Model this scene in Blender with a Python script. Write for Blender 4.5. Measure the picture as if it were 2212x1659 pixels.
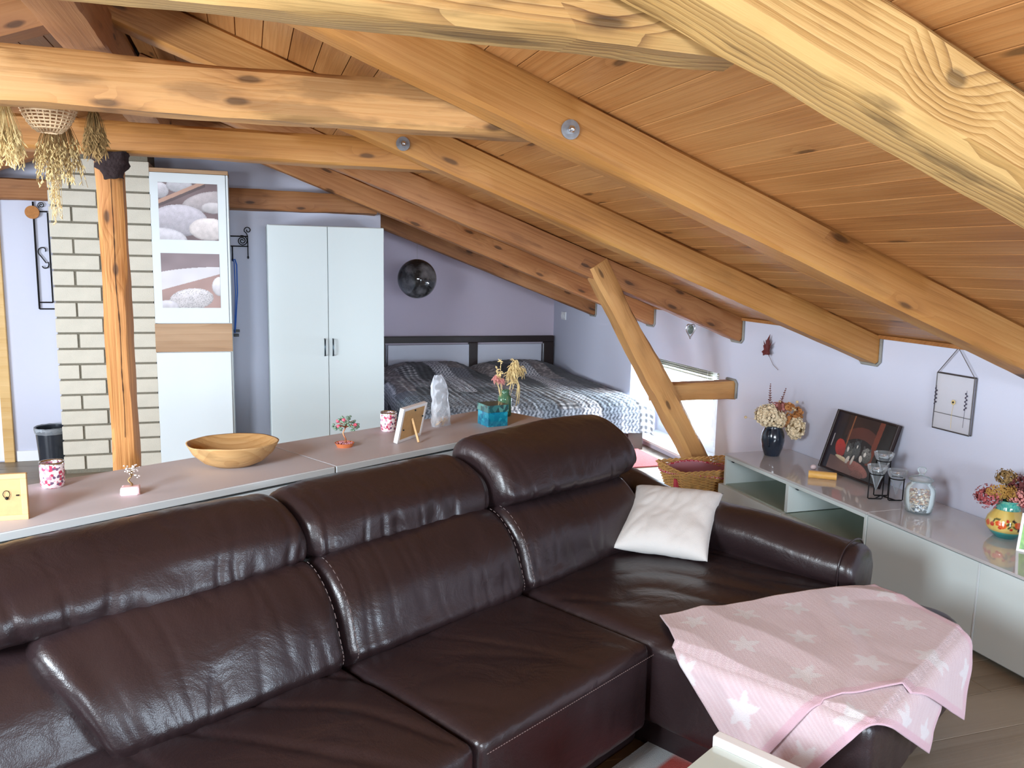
import bpy, bmesh, math, random
from math import sin, cos, pi, radians, sqrt, exp, hypot
from mathutils import Vector, Matrix, noise
random.seed(7)
# ------------------------------------------------------------------ reset
for o in list(bpy.data.objects): bpy.data.objects.remove(o)
S = bpy.context.scene
C = S.collection
# ------------------------------------------------------------------ camera
EYE = Vector((0, 0, 1.47))
YAW, PIT, ROLL = radians(17.93), radians(8.56), radians(1.24)
fwd = Vector((sin(YAW)*cos(PIT), cos(YAW)*cos(PIT), -sin(PIT)))
rt = Vector((cos(YAW), -sin(YAW), 0)); up = rt.cross(fwd)
rt, up = cos(ROLL)*rt+sin(ROLL)*up, -sin(ROLL)*rt+cos(ROLL)*up
cam = bpy.data.cameras.new('camera'); co = bpy.data.objects.new('camera', cam); C.objects.link(co)
cam.sensor_width = 36; cam.lens = 36*1763/2212; cam.clip_start = .05
M = Matrix((rt, up, -fwd)).transposed().to_4x4(); M.translation = EYE
co.matrix_world = M; S.camera = co
# ------------------------------------------------------------------ world and light
w = bpy.data.worlds.new('sky'); S.world = w; w.use_nodes = True
bg = w.node_tree.nodes['Background']; bg.inputs[0].default_value = (.86, .93, 1, 1); bg.inputs[1].default_value = 2.0
def area(name, loc, tgt, sx, sy, power, col):
    l = bpy.data.lights.new(name, 'AREA'); l.shape = 'RECTANGLE'; l.size = sx; l.size_y = sy
    l.energy = power; l.color = col
    o = bpy.data.objects.new(name, l); C.objects.link(o); o.location = loc
    o.rotation_euler = (Vector(tgt)-Vector(loc)).to_track_quat('-Z', 'Y').to_euler()
    return o
area('bedside_window_light', (3.85, 5.6, .62), (2.2, 5.75, .25), 1.35, .7, 330, (.76, .89, 1))
area('added_gable_light', (.4, -4.3, 1.62), (1.0, 3, .75), 2.6, .9, 290, (.78, .89, 1))  # added light behind the camera, standing in for an unseen window
area('added_left_light', (-3.7, 2.2, 1.15), (2, 4.2, .8), 2.2, 1.3, 450, (.80, .90, 1))  # added light from the left; the wall there has no opening
area('added_roof_light', (-1.75, .45, 1.88), (1.2, 2.5, .6), .8, 1.2, 210, (.80, .91, 1))  # added under the left slope to brighten sideboard and sofa; no skylight modelled
area('low_window_light', (2.95, -.9, .55), (0.6, 1.8, .6), 1.0, .5, 70, (.70, .85, 1))
S.view_settings.view_transform = 'Standard'; S.view_settings.look = 'None'
S.view_settings.gamma = 1; S.view_settings.use_curve_mapping = False; S.view_settings.exposure = 0.12
S.cycles.max_bounces = 8; S.cycles.diffuse_bounces = 5; S.cycles.transparent_max_bounces = 12
S.cycles.caustics_reflective = False; S.cycles.caustics_refractive = False
# ------------------------------------------------------------------ frames of reference
A = radians(29.09)                      # the seating group and the sideboard stand turned by this angle
def UVW(u, v, z=0): return Vector((u*cos(A)-v*sin(A), u*sin(A)+v*cos(A), z))
TS = math.tan(radians(20.37)); CS, SN = cos(radians(20.37)), sin(radians(20.37))
XW, Z0, XR = 3.07, 1.135, -.51          # knee wall, roof height there, ridge
ZR = Z0+(XW-XR)*TS
# ------------------------------------------------------------------ materials
def lin(c):
    return tuple((x/12.92 if x <= .04045 else ((x+.055)/1.055)**2.4) for x in [q/255 for q in c])
def rgba(c): return lin(c)+(1,)
def nt(name):
    m = bpy.data.materials.new(name); m.use_nodes = True
    return m, m.node_tree.nodes, m.node_tree.links, m.node_tree.nodes['Principled BSDF']
def mat(name, c, rough=.5, metal=0, spec=.5, bump=0, bscale=60, mottle=0, mscale=4, coat=0, trans=0, alpha=1, sheen=0, ior=1.45, emit=0):
    m, N, L, b = nt(name)
    b.inputs['Base Color'].default_value = rgba(c); b.inputs['Roughness'].default_value = rough
    b.inputs['Metallic'].default_value = metal; b.inputs['Specular IOR Level'].default_value = spec
    b.inputs['Coat Weight'].default_value = coat; b.inputs['Coat Roughness'].default_value = .08
    b.inputs['Transmission Weight'].default_value = trans; b.inputs['Alpha'].default_value = alpha
    b.inputs['Sheen Weight'].default_value = sheen; b.inputs['IOR'].default_value = ior
    tc = N.new('ShaderNodeTexCoord')
    if mottle:
        n = N.new('ShaderNodeTexNoise'); n.inputs['Scale'].default_value = mscale; n.inputs['Detail'].default_value = 4
        L.new(tc.outputs['Object'], n.inputs['Vector'])
        mx = N.new('ShaderNodeMix'); mx.data_type = 'RGBA'
        mx.inputs['A'].default_value = rgba([max(0, x*(1-mottle)) for x in c]); mx.inputs['B'].default_value = rgba([min(255, x*(1+mottle)) for x in c])
        L.new(n.outputs['Fac'], mx.inputs['Factor']); L.new(mx.outputs['Result'], b.inputs['Base Color'])
    if bump:
        n = N.new('ShaderNodeTexNoise'); n.inputs['Scale'].default_value = bscale; n.inputs['Detail'].default_value = 3
        L.new(tc.outputs['Object'], n.inputs['Vector'])
        bp = N.new('ShaderNodeBump'); bp.inputs['Strength'].default_value = bump; bp.inputs['Distance'].default_value = .01
        L.new(n.outputs['Fac'], bp.inputs['Height']); L.new(bp.outputs['Normal'], b.inputs['Normal'])
    return m
def glass(name, c, rough=.02, ior=1.45):
    m, N, L, b = nt(name)
    b.inputs['Base Color'].default_value = rgba(c); b.inputs['Roughness'].default_value = rough
    b.inputs['Transmission Weight'].default_value = 1; b.inputs['IOR'].default_value = ior
    return m
def thin(name, c, opac, rough=.1, spec=.6):
    """thin clear film or pane: mostly see-through, with its own gloss"""
    m, N, L, b = nt(name)
    b.inputs['Base Color'].default_value = rgba(c); b.inputs['Roughness'].default_value = rough
    b.inputs['Specular IOR Level'].default_value = spec
    fr = N.new('ShaderNodeFresnel'); fr.inputs['IOR'].default_value = 1.4
    ad = N.new('ShaderNodeMath'); ad.operation = 'ADD'; ad.inputs[1].default_value = opac; ad.use_clamp = True
    L.new(fr.outputs[0], ad.inputs[0]); L.new(ad.outputs[0], b.inputs['Alpha'])
    return m
def painted(name, rough=.5, bump=0, bscale=200, coat=0, sheen=0, trans=0):
    m, N, L, b = nt(name)
    a = N.new('ShaderNodeVertexColor'); a.layer_name = 'Col'
    L.new(a.outputs['Color'], b.inputs['Base Color'])
    b.inputs['Roughness'].default_value = rough; b.inputs['Coat Weight'].default_value = coat
    b.inputs['Sheen Weight'].default_value = sheen; b.inputs['Transmission Weight'].default_value = trans
    if bump:
        tc = N.new('ShaderNodeTexCoord'); n = N.new('ShaderNodeTexNoise'); n.inputs['Scale'].default_value = bscale
        L.new(tc.outputs['Object'], n.inputs['Vector'])
        bp = N.new('ShaderNodeBump'); bp.inputs['Strength'].default_value = bump; bp.inputs['Distance'].default_value = .005
        L.new(n.outputs['Fac'], bp.inputs['Height']); L.new(bp.outputs['Normal'], b.inputs['Normal'])
    return m
def wood(name, light, mid, dark, ring=22, warp=3., knots=1.2, rough=.5, stretch=.09, var=.25, bump=.25, spec=.4, blotch=0.0, kscale=None, rc=.2, bt=.6, big=None):
    """pine: grain along local X, growth rings, knots; tone varies per object"""
    m, N, L, b = nt(name)
    tc = N.new('ShaderNodeTexCoord'); oi = N.new('ShaderNodeObjectInfo')
    cmb = N.new('ShaderNodeCombineXYZ')
    for i, k in enumerate((13.1, 7.7, 3.3)):
        mm = N.new('ShaderNodeMath'); mm.operation = 'MULTIPLY'; mm.inputs[1].default_value = k
        L.new(oi.outputs['Random'], mm.inputs[0]); L.new(mm.outputs[0], cmb.inputs[i])
    ad = N.new('ShaderNodeVectorMath'); ad.operation = 'ADD'
    L.new(tc.outputs['Object'], ad.inputs[0]); L.new(cmb.outputs[0], ad.inputs[1])
    P = ad.outputs[0]
    def scaled(v):
        s = N.new('ShaderNodeVectorMath'); s.operation = 'MULTIPLY'; s.inputs[1].default_value = v
        L.new(P, s.inputs[0]); return s.outputs[0]
    # knots
    kx = (3.0, .15, 10) if kscale is None else kscale
    vo = N.new('ShaderNodeTexVoronoi'); vo.inputs['Scale'].default_value = 1; vo.voronoi_dimensions = '2D'
    kp = scaled(kx)
    if kx[1] < kx[2]:       # knots seen on the side faces: look the pattern up by (length, height)
        ks = N.new('ShaderNodeSeparateXYZ'); L.new(kp, ks.inputs[0]); kc = N.new('ShaderNodeCombineXYZ')
        L.new(ks.outputs[0], kc.inputs[0]); L.new(ks.outputs[2], kc.inputs[1]); kp = kc.outputs[0]
    L.new(kp, vo.inputs['Vector'])
    sepc = N.new('ShaderNodeSeparateColor'); L.new(vo.outputs['Color'], sepc.inputs[0])
    gate = N.new('ShaderNodeMath'); gate.operation = 'LESS_THAN'; gate.inputs[1].default_value = .36*knots
    L.new(sepc.outputs[0], gate.inputs[0])
    def mr(src, a, b_, c_=0, d_=1):
        r = N.new('ShaderNodeMapRange'); r.inputs[1].default_value = a; r.inputs[2].default_value = b_
        r.inputs[3].default_value = c_; r.inputs[4].default_value = d_; L.new(src, r.inputs[0]); return r.outputs[0]
    def mth(op, a, b_=None, clamp=False):
        r = N.new('ShaderNodeMath'); r.operation = op; r.use_clamp = clamp
        for i, q in enumerate((a, b_)):
            if q is None: continue
            if isinstance(q, (int, float)): r.inputs[i].default_value = q
            else: L.new(q, r.inputs[i])
        return r.outputs[0]
    nk = N.new('ShaderNodeTexNoise'); nk.inputs['Scale'].default_value = 14; L.new(P, nk.inputs['Vector'])
    dist = mth('ADD', vo.outputs['Distance'], mth('MULTIPLY', mth('SUBTRACT', nk.outputs['Fac'], .5), .12))
    core = mth('MULTIPLY', mr(dist, .13, .07), gate.outputs[0])
    halo = mth('MULTIPLY', mr(dist, .42, .05), gate.outputs[0])
    if big:
        sb_ = N.new('ShaderNodeVectorMath'); sb_.operation = 'SUBTRACT'; L.new(tc.outputs['Object'], sb_.inputs[0]); sb_.inputs[1].default_value = big[0]
        ml_ = N.new('ShaderNodeVectorMath'); ml_.operation = 'MULTIPLY'; L.new(sb_.outputs[0], ml_.inputs[0]); ml_.inputs[1].default_value = big[1]
        ln_ = N.new('ShaderNodeVectorMath'); ln_.operation = 'LENGTH'; L.new(ml_.outputs[0], ln_.inputs[0])
        db = mth('ADD', ln_.outputs['Value'], mth('MULTIPLY', mth('SUBTRACT', nk.outputs['Fac'], .5), .5))
        core = mth('MAXIMUM', core, mth('MULTIPLY', mr(db, .62, .35), .8)); halo = mth('ADD', halo, mth('MULTIPLY', mr(db, 3.2, .3), 2.2))
    # rings
    n1 = N.new('ShaderNodeTexNoise'); n1.inputs['Scale'].default_value = 1; n1.inputs['Detail'].default_value = 2
    L.new(scaled((stretch*7, 4.2, 4.2)), n1.inputs['Vector'])
    sp = N.new('ShaderNodeSeparateXYZ'); L.new(P, sp.inputs[0])
    ph = mth('ADD', mth('MULTIPLY', mth('ADD', sp.outputs[1], sp.outputs[2]), ring), mth('MULTIPLY', n1.outputs['Fac'], warp*5))
    ph = mth('ADD', ph, mth('MULTIPLY', halo, 1.6))
    rg = mth('POWER', mth('FRACT', ph), 2.2)
    n2 = N.new('ShaderNodeTexNoise'); n2.inputs['Scale'].default_value = 1; n2.inputs['Detail'].default_value = 4
    L.new(scaled((3, 110, 110)), n2.inputs['Vector'])
    n3 = N.new('ShaderNodeTexNoise'); n3.inputs['Scale'].default_value = 2.3; n3.inputs['Detail'].default_value = 2
    L.new(scaled((.7, 2.6, 2.6)), n3.inputs['Vector'])
    f = mth('ADD', mth('MULTIPLY', rg, rc), mth('ADD', mth('MULTIPLY', n2.outputs['Fac'], .30), (.42-rc)*.4))
    f = mth('ADD', f, mth('MULTIPLY', mth('SUBTRACT', n3.outputs['Fac'], .45), 1.1))
    f = mth('ADD', f, mth('MULTIPLY', mth('MINIMUM', halo, 1.), .2))
    f = mth('ADD', f, mth('MULTIPLY', mth('SUBTRACT', oi.outputs['Random'], .5), var*2))
    cr = N.new('ShaderNodeValToRGB'); e = cr.color_ramp.elements
    e[0].position = .05; e[0].color = rgba(light); e[1].position = .95; e[1].color = rgba(dark)
    x = e.new(.5); x.color = rgba(mid)
    L.new(f, cr.inputs[0]); col = cr.outputs[0]
    if blotch:
        nb = N.new('ShaderNodeTexNoise'); nb.inputs['Scale'].default_value = 1; nb.inputs['Detail'].default_value = 5
        L.new(scaled((3, 13, 13)), nb.inputs['Vector'])
        mx = N.new('ShaderNodeMix'); mx.data_type = 'RGBA'; mx.inputs['B'].default_value = rgba([q*.62 for q in dark])
        L.new(mth('MULTIPLY', mr(nb.outputs['Fac'], bt, bt+.09), blotch), mx.inputs['Factor']); L.new(col, mx.inputs['A']); col = mx.outputs['Result']
    mx = N.new('ShaderNodeMix'); mx.data_type = 'RGBA'; mx.inputs['B'].default_value = rgba([q*.42 for q in dark])
    L.new(mth('MULTIPLY', core, .7), mx.inputs['Factor']); L.new(col, mx.inputs['A']); L.new(mx.outputs['Result'], b.inputs['Base Color'])
    bp = N.new('ShaderNodeBump'); bp.inputs['Strength'].default_value = bump; bp.inputs['Distance'].default_value = .006
    L.new(mth('SUBTRACT', 1., mth('ADD', mth('MULTIPLY', rg, .5), n2.outputs['Fac'])), bp.inputs['Height']); L.new(bp.outputs['Normal'], b.inputs['Normal'])
    b.inputs['Roughness'].default_value = rough; b.inputs['Specular IOR Level'].default_value = spec
    return m
def leather(name, c):
    m, N, L, b = nt(name)
    tc = N.new('ShaderNodeTexCoord'); P = tc.outputs['Object']
    v = N.new('ShaderNodeTexVoronoi'); v.inputs['Scale'].default_value = 330; L.new(P, v.inputs['Vector'])
    n = N.new('ShaderNodeTexNoise'); n.inputs['Scale'].default_value = 7; n.inputs['Detail'].default_value = 5; n.inputs['Distortion'].default_value = .6
    L.new(P, n.inputs['Vector'])
    n2 = N.new('ShaderNodeTexNoise'); n2.inputs['Scale'].default_value = 2.2; n2.inputs['Detail'].default_value = 3; L.new(P, n2.inputs['Vector'])
    mx = N.new('ShaderNodeMix'); mx.data_type = 'RGBA'
    mx.inputs['A'].default_value = rgba([q*.78 for q in c]); mx.inputs['B'].default_value = rgba([q*1.22 for q in c])
    L.new(n2.outputs['Fac'], mx.inputs['Factor']); L.new(mx.outputs['Result'], b.inputs['Base Color'])
    b1 = N.new('ShaderNodeBump'); b1.inputs['Strength'].default_value = .10; b1.inputs['Distance'].default_value = .002
    L.new(v.outputs['Distance'], b1.inputs['Height'])
    b2 = N.new('ShaderNodeBump'); b2.inputs['Strength'].default_value = .35; b2.inputs['Distance'].default_value = .02
    L.new(n.outputs['Fac'], b2.inputs['Height']); L.new(b1.outputs['Normal'], b2.inputs['Normal']); L.new(b2.outputs['Normal'], b.inputs['Normal'])
    mr = N.new('ShaderNodeMapRange'); mr.inputs[3].default_value = .24; mr.inputs[4].default_value = .40
    L.new(n2.outputs['Fac'], mr.inputs[0]); L.new(mr.outputs[0], b.inputs['Roughness'])
    b.inputs['Specular IOR Level'].default_value = .55
    return m

M_wall = mat('lavender_plaster', (204, 206, 222), .9, spec=.2, bump=.06, bscale=90)
M_wallp = mat('mauve_plaster', (212, 200, 214), .9, spec=.2, bump=.06, bscale=90)
M_wallw = mat('white_plaster', (226, 226, 232), .9, spec=.2, bump=.05, bscale=90)
M_ceilboard = wood('ceiling_pine', (178, 127, 77), (156, 103, 56), (122, 74, 36), ring=36, warp=1.0, knots=.5, rough=.42, var=.14, rc=.2, kscale=(2.5, 9.5, .1))
M_rafter = wood('rafter_pine', (192, 143, 82), (171, 117, 60), (124, 76, 34), ring=34, rc=0.12, warp=1.1, knots=1.0, rough=.55, var=.08, blotch=.18)
M_rafterd = wood('rafter_pine_dark', (176, 124, 78), (150, 98, 58), (98, 58, 32), ring=34, rc=0.16, warp=1.2, knots=1.1, rough=.6, var=.1, blotch=.4)
M_beam = wood('old_beam', bt=.50, light=(206, 158, 102), mid=(188, 136, 82), dark=(136, 88, 50), ring=46, rc=0.16, warp=1.4, knots=.7, rough=.6, var=.05, blotch=.42, bump=.4)
M_beamy = wood('old_beam_weathered', bt=.56, light=(200, 162, 104), mid=(176, 134, 80), dark=(108, 72, 42), ring=70, rc=0.42, warp=1.2, knots=1.2, rough=.6, var=.03, blotch=.55, bump=.5)
M_beamf = wood('old_beam_ringed', bt=.55, light=(206, 166, 106), mid=(180, 138, 80), dark=(96, 62, 36), ring=62, rc=.5, warp=1.0, knots=.5, rough=.6, var=.0, blotch=.6, bump=.6, big=((1.756, 0, .018), (26, 0, 36)))
M_post = wood('hewn_post', kscale=(4, 10, .15), light=(192, 134, 74), mid=(164, 104, 50), dark=(96, 54, 22), ring=44, rc=0.20, warp=1.0, knots=1.2, rough=.6, var=.04, blotch=.35, bump=.5)
M_brace = wood('brace_pine', kscale=(3, 10, .15), light=(200, 152, 96), mid=(180, 128, 74), dark=(136, 88, 48), ring=34, rc=0.08, warp=.7, knots=.6, rough=.6, var=.03, blotch=.15, bump=.4)
M_doorpine = wood('door_pine', (222, 184, 124), (206, 164, 98), (170, 124, 66), ring=14, warp=.6, knots=.7, rough=.5, var=.03)
M_oak = wood('oak_veneer', (188, 154, 120), (166, 130, 96), (132, 98, 68), ring=18, warp=1.0, knots=.5, rough=.5, var=.02, kscale=(3, 7, 7))
M_framewood = wood('plain_frame_wood', (226, 190, 140), (214, 174, 122), (190, 148, 96), ring=20, warp=.6, knots=0, rough=.6, var=.03, bump=.1)
M_mdf = mat('fibreboard', (196, 160, 112), .8, mottle=.06, mscale=60)
M_floor = wood('laminate_floor', (158, 146, 130), (138, 124, 106), (112, 99, 84), ring=9, warp=1.0, knots=.35, rough=.4, var=.2, bump=.08, kscale=(1.2, 6, 6))
M_white = mat('white_foil', (220, 227, 230), .45, spec=.35)
M_wardrobe = mat('wardrobe_white', (198, 207, 208), .45, spec=.4, mottle=.01, mscale=300)
M_white2 = mat('white_paint', (236, 238, 240), .5)
M_sidetop = mat('taupe_gloss_top', (196, 190, 194), .45, spec=.22)
M_tvtop = mat('grey_glass_top', (200, 198, 199), .05, spec=.6, coat=.4)
M_tvdoor = mat('mint_white_door', (220, 230, 229), .28, spec=.5)
M_tvin = mat('mint_white_inside', (220, 230, 228), .5)
M_shelfg = mat('pale_green_shelf', (168, 180, 166), .3)
M_black = mat('black_iron', (24, 22, 24), .5, metal=.6)
M_dark = mat('dark_brown_wood', (42, 28, 26), .42, mottle=.1, mscale=20)
M_panel = mat('pale_headboard_panel', (214, 216, 228), .25, spec=.6)
M_leather = leather('brown_leather', (40, 29, 31))
M_stitch = mat('stitching', (128, 112, 110), .7)
M_seam = mat('seam_groove', (20, 13, 13), .6)
M_chrome = mat('chrome', (210, 212, 216), .18, metal=1)
M_zinc = mat('zinc_washer', (150, 154, 160), .4, metal=.8, mottle=.15, mscale=90)
M_steel = mat('dark_steel_handle', (70, 82, 90), .35, metal=.8)
M_rope = mat('grey_rope', (150, 146, 138), .9, bump=.6, bscale=300)
M_brickA = mat('sand_lime_brick', (206, 199, 184), .9, bump=.35, bscale=160, mottle=.05, mscale=9)
M_mortar = mat('grey_mortar', (120, 114, 100), .95, bump=.5, bscale=120, mottle=.1, mscale=20)
M_bed = painted('patchwork_cotton', .85, bump=.25, bscale=160, sheen=.1)
M_paint = painted('printed_surface', .35, coat=.25)
M_mattp = painted('printed_matt', .6)
M_blanket = painted('pink_cotton_knit', .95, bump=.5, bscale=420, sheen=.35)
M_glaze = painted('glazed_ceramic', .12, coat=.8)
M_pillow = mat('cream_cotton', (204, 200, 196), .85, bump=.2, bscale=420, sheen=.2)
M_gls = glass('clear_glass', (250, 252, 252), .01)
M_greeng = thin('green_glass', (84, 132, 100), .42, .06, .8)
M_jar = thin('jar_glass', (225, 235, 238), .06, .03, 1)
M_cone = thin('faceted_glass', (225, 232, 236), .07, .03, 1)
M_film = thin('clear_plastic', (236, 240, 246), .26, .2, .7)
M_pane = thin('window_pane', (245, 250, 255), .02, .02, .5)
M_rug = mat('red_rug', (160, 74, 74), .95, bump=.8, bscale=260, mottle=.22, mscale=60)
M_wicker = mat('wicker', (206, 160, 96), .6, mottle=.2, mscale=30)
M_wickerl = mat('pale_wicker', (214, 184, 146), .6, mottle=.15, mscale=30)
M_red = mat('red_gingham', (196, 70, 84), .9)
M_mauve = mat('mauve_lining', (190, 132, 142), .9)
M_leaf = mat('dry_maple_leaf', (92, 34, 34), .7, mottle=.2, mscale=40)
M_petal = mat('dry_cream_petal', (226, 208, 176), .85, mottle=.12, mscale=60)
M_petal2 = mat('dry_beige_petal', (205, 180, 140), .85, mottle=.15, mscale=60)
M_pinkp = mat('dry_pink_petal', (196, 132, 126), .85, mottle=.2, mscale=60)
M_roset = mat('dry_rose_petal', (160, 82, 84), .85, mottle=.25, mscale=60)
M_maroon = mat('dry_maroon_petal', (96, 44, 44), .85, mottle=.2, mscale=60)
M_ochre = mat('dry_ochre_flower', (158, 118, 56), .85, mottle=.2, mscale=60)
M_rust = mat('rust_flower_spike', (112, 56, 44), .8)
M_straw = mat('dry_straw', (214, 188, 134), .8, mottle=.2, mscale=40)
M_strawd = mat('dry_straw_dark', (140, 112, 70), .85, mottle=.25, mscale=40)
M_tan = mat('dry_tan_leaf', (184, 126, 74), .8, mottle=.15, mscale=30)
M_vase = mat('blue_black_glaze', (34, 42, 54), .18, coat=.5, mottle=.4, mscale=8, bump=.1, bscale=30)
M_copper = mat('copper_wire', (196, 128, 92), .35, metal=.6)
M_green = mat('green_stone', (112, 136, 116), .25)
M_pinks = mat('rose_quartz', (240, 200, 204), .25, mottle=.06, mscale=40)
M_redst = mat('pink_stone', (214, 90, 110), .3)
M_terra = mat('terracotta', (206, 118, 74), .7)
M_raw = mat('rawhide', (224, 172, 92), .35, bump=.3, bscale=30, mottle=.1, mscale=20, coat=.3)
M_shell = mat('pinkish_shell', (226, 206, 208), .4)
M_brass = mat('beige_slat', (168, 164, 142), .5)
M_cork = mat('cork_disc', (176, 118, 66), .8, mottle=.15, mscale=50)
M_binb = mat('smoky_bin', (44, 48, 56), .2, spec=.6)
M_binl = thin('clear_bin_liner', (200, 206, 214), .3, .2, .9)
M_blue = mat('blue_cord', (30, 96, 190), .5)
M_darkb = mat('dark_felt', (34, 18, 18), .9, bump=.5, bscale=90)

def bowlwood():
    m = wood('carved_bowl_wood', (196, 158, 108), (168, 126, 78), (124, 86, 48), ring=30, warp=1.6, knots=.5, rough=.5, var=0, blotch=.3, bump=.3)
    return m
M_bowl = bowlwood()
def mosaic(name, cols, scale, lw=.06, line=(90, 70, 80), rough=.15):
    m, N, L, b = nt(name)
    tc = N.new('ShaderNodeTexCoord'); v = N.new('ShaderNodeTexVoronoi'); v.inputs['Scale'].default_value = scale
    L.new(tc.outputs['Object'], v.inputs['Vector'])
    s = N.new('ShaderNodeSeparateColor'); L.new(v.outputs['Color'], s.inputs[0])
    cr = N.new('ShaderNodeValToRGB'); cr.color_ramp.interpolation = 'CONSTANT'; e = cr.color_ramp.elements
    e[0].position = 0; e[0].color = rgba(cols[0]); e[1].position = 1/len(cols); e[1].color = rgba(cols[1])
    for i, c in enumerate(cols[2:], 2):
        x = e.new(i/len(cols)); x.color = rgba(c)
    L.new(s.outputs[0], cr.inputs[0])
    L.new(cr.outputs[0], b.inputs['Base Color'])
    b.inputs['Roughness'].default_value = rough; b.inputs['Coat Weight'].default_value = .4
    return m
M_pinkmos = mosaic('pink_mosaic', [(244, 226, 232), (220, 140, 160), (246, 236, 240), (196, 70, 100), (236, 190, 200), (120, 90, 120), (250, 240, 240), (248, 238, 240)], 130)
M_bluemos = mosaic('blue_mosaic', [(30, 140, 168), (22, 116, 150), (44, 164, 190), (26, 128, 160)], 60)
M_tealmos = mosaic('teal_mosaic', [(60, 110, 112), (40, 88, 92), (84, 138, 132), (50, 76, 80)], 50)

# ------------------------------------------------------------------ mesh builder
class MB:
    def __init__(s): s.v = []; s.f = []; s.m = []; s.c = None
    def add(s, vs, fs, mi=0):
        o = len(s.v); s.v += [tuple(q) for q in vs]; s.f += [tuple(i+o for i in f) for f in fs]; s.m += [mi]*len(fs); return s
    def box(s, a, b, mi=0, bev=0, M=None):
        x0, y0, z0 = a; x1, y1, z1 = b
        if bev <= 0:
            vs = [(x, y, z) for x in (x0, x1) for y in (y0, y1) for z in (z0, z1)]
            fs = [(0, 1, 3, 2), (4, 6, 7, 5), (0, 4, 5, 1), (2, 3, 7, 6), (0, 2, 6, 4), (1, 5, 7, 3)]
        else:
            bm = bmesh.new(); bmesh.ops.create_cube(bm, size=1)
            for v in bm.verts: v.co = Vector(((x0+x1)/2+v.co.x*(x1-x0), (y0+y1)/2+v.co.y*(y1-y0), (z0+z1)/2+v.co.z*(z1-z0)))
            bmesh.ops.bevel(bm, geom=bm.edges[:], offset=bev, segments=1 if bev < .003 else 2, affect='EDGES', profile=.6)
            bm.verts.index_update(); vs = [v.co[:] for v in bm.verts]; fs = [[v.index for v in f.verts] for f in bm.faces]; bm.free()
        if M is not None: vs = [M @ Vector(q) for q in vs]
        return s.add(vs, fs, mi)
    def tube(s, pts, r, n=8, mi=0, closed=False, cap=True):
        pts = [Vector(p) for p in pts]; k = len(pts)
        rr = r if isinstance(r, (list, tuple)) else [r]*k
        prev = None; vs = []
        for i, p in enumerate(pts):
            if closed: t = pts[(i+1) % k]-pts[i-1]
            else: t = pts[min(i+1, k-1)]-pts[max(i-1, 0)]
            if t.length < 1e-9: t = Vector((0, 0, 1))
            t.normalize()
            if prev is None:
                a = Vector((0, 0, 1)) if abs(t.z) < .9 else Vector((1, 0, 0)); nrm = t.cross(a).normalized()
            else:
                nrm = (prev-t*prev.dot(t))
                nrm = nrm.normalized() if nrm.length > 1e-6 else t.orthogonal().normalized()
            prev = nrm; bn = t.cross(nrm)
            for j in range(n):
                a = 2*pi*j/n; vs.append(p+(nrm*cos(a)+bn*sin(a))*rr[i])
        fs = []
        for i in range(k if closed else k-1):
            for j in range(n):
                a = i*n+j; b = i*n+(j+1) % n; c = ((i+1) % k)*n+(j+1) % n; d = ((i+1) % k)*n+j
                fs.append((a, b, c, d))
        if cap and not closed: fs += [tuple(reversed(range(n))), tuple((k-1)*n+j for j in range(n))]
        return s.add(vs, fs, mi)
    def lathe(s, prof, n=32, mi=0, c=(0, 0, 0), M=None):
        vs = []; fs = []
        for (r, z) in prof:
            for j in range(n):
                a = 2*pi*j/n; vs.append((c[0]+r*cos(a), c[1]+r*sin(a), c[2]+z))
        for i in range(len(prof)-1):
            for j in range(n): fs.append((i*n+j, i*n+(j+1) % n, (i+1)*n+(j+1) % n, (i+1)*n+j))
        if M is not None: vs = [M @ Vector(q) for q in vs]
        return s.add(vs, fs, mi)
    def quad(s, a, b, c, d, mi=0): return s.add([a, b, c, d], [(0, 1, 2, 3)], mi)
    def sphere(s, c, r, mi=0, sub=1, sc=(1, 1, 1)):
        bm = bmesh.new(); bmesh.ops.create_icosphere(bm, subdivisions=sub, radius=1)
        bm.verts.index_update()
        vs = [(c[0]+v.co.x*r*sc[0], c[1]+v.co.y*r*sc[1], c[2]+v.co.z*r*sc[2]) for v in bm.verts]
        fs = [[v.index for v in f.verts] for f in bm.faces]; bm.free(); return s.add(vs, fs, mi)
    def build(s, name, mats, parent=None, loc=(0, 0, 0), rot=None, smooth=False, sub=0, matrix=None, angle=None):
        me = bpy.data.meshes.new(name); me.from_pydata([tuple(q) for q in s.v], [], s.f)
        if not isinstance(mats, (list, tuple)): mats = [mats]
        for q in mats: me.materials.append(q)
        if len(mats) > 1: me.polygons.foreach_set('material_index', s.m)
        if s.c is not None:
            ca = me.color_attributes.new('Col', 'FLOAT_COLOR', 'POINT')
            ca.data.foreach_set('color', [x for q in s.c for x in (lin(q)+(1,))])
        me.update()
        bm = bmesh.new(); bm.from_mesh(me); bmesh.ops.recalc_face_normals(bm, faces=bm.faces[:]); bm.to_mesh(me); bm.free()
        if smooth: me.polygons.foreach_set('use_smooth', [True]*len(me.polygons))
        o = bpy.data.objects.new(name, me); C.objects.link(o)
        if angle: me.set_sharp_from_angle(angle=radians(angle))
        if matrix is not None: o.matrix_basis = matrix
        else:
            o.location = loc
            if rot: o.rotation_euler = rot
        if parent: o.parent = parent
        if sub:
            md = o.modifiers.new('smooth', 'SUBSURF'); md.levels = sub; md.render_levels = sub
        return o
def thing(name, label, cat, loc=(0, 0, 0), rz=0, group=None):
    o = bpy.data.objects.new(name, None); C.objects.link(o); o.empty_display_size = .05
    o.location = loc; o.rotation_euler = (0, 0, rz); tag(o, label, cat, group); return o
def tag(o, label, cat, group=None):
    o['label'] = label; o['category'] = cat
    if group: o['group'] = group
    return o
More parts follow.
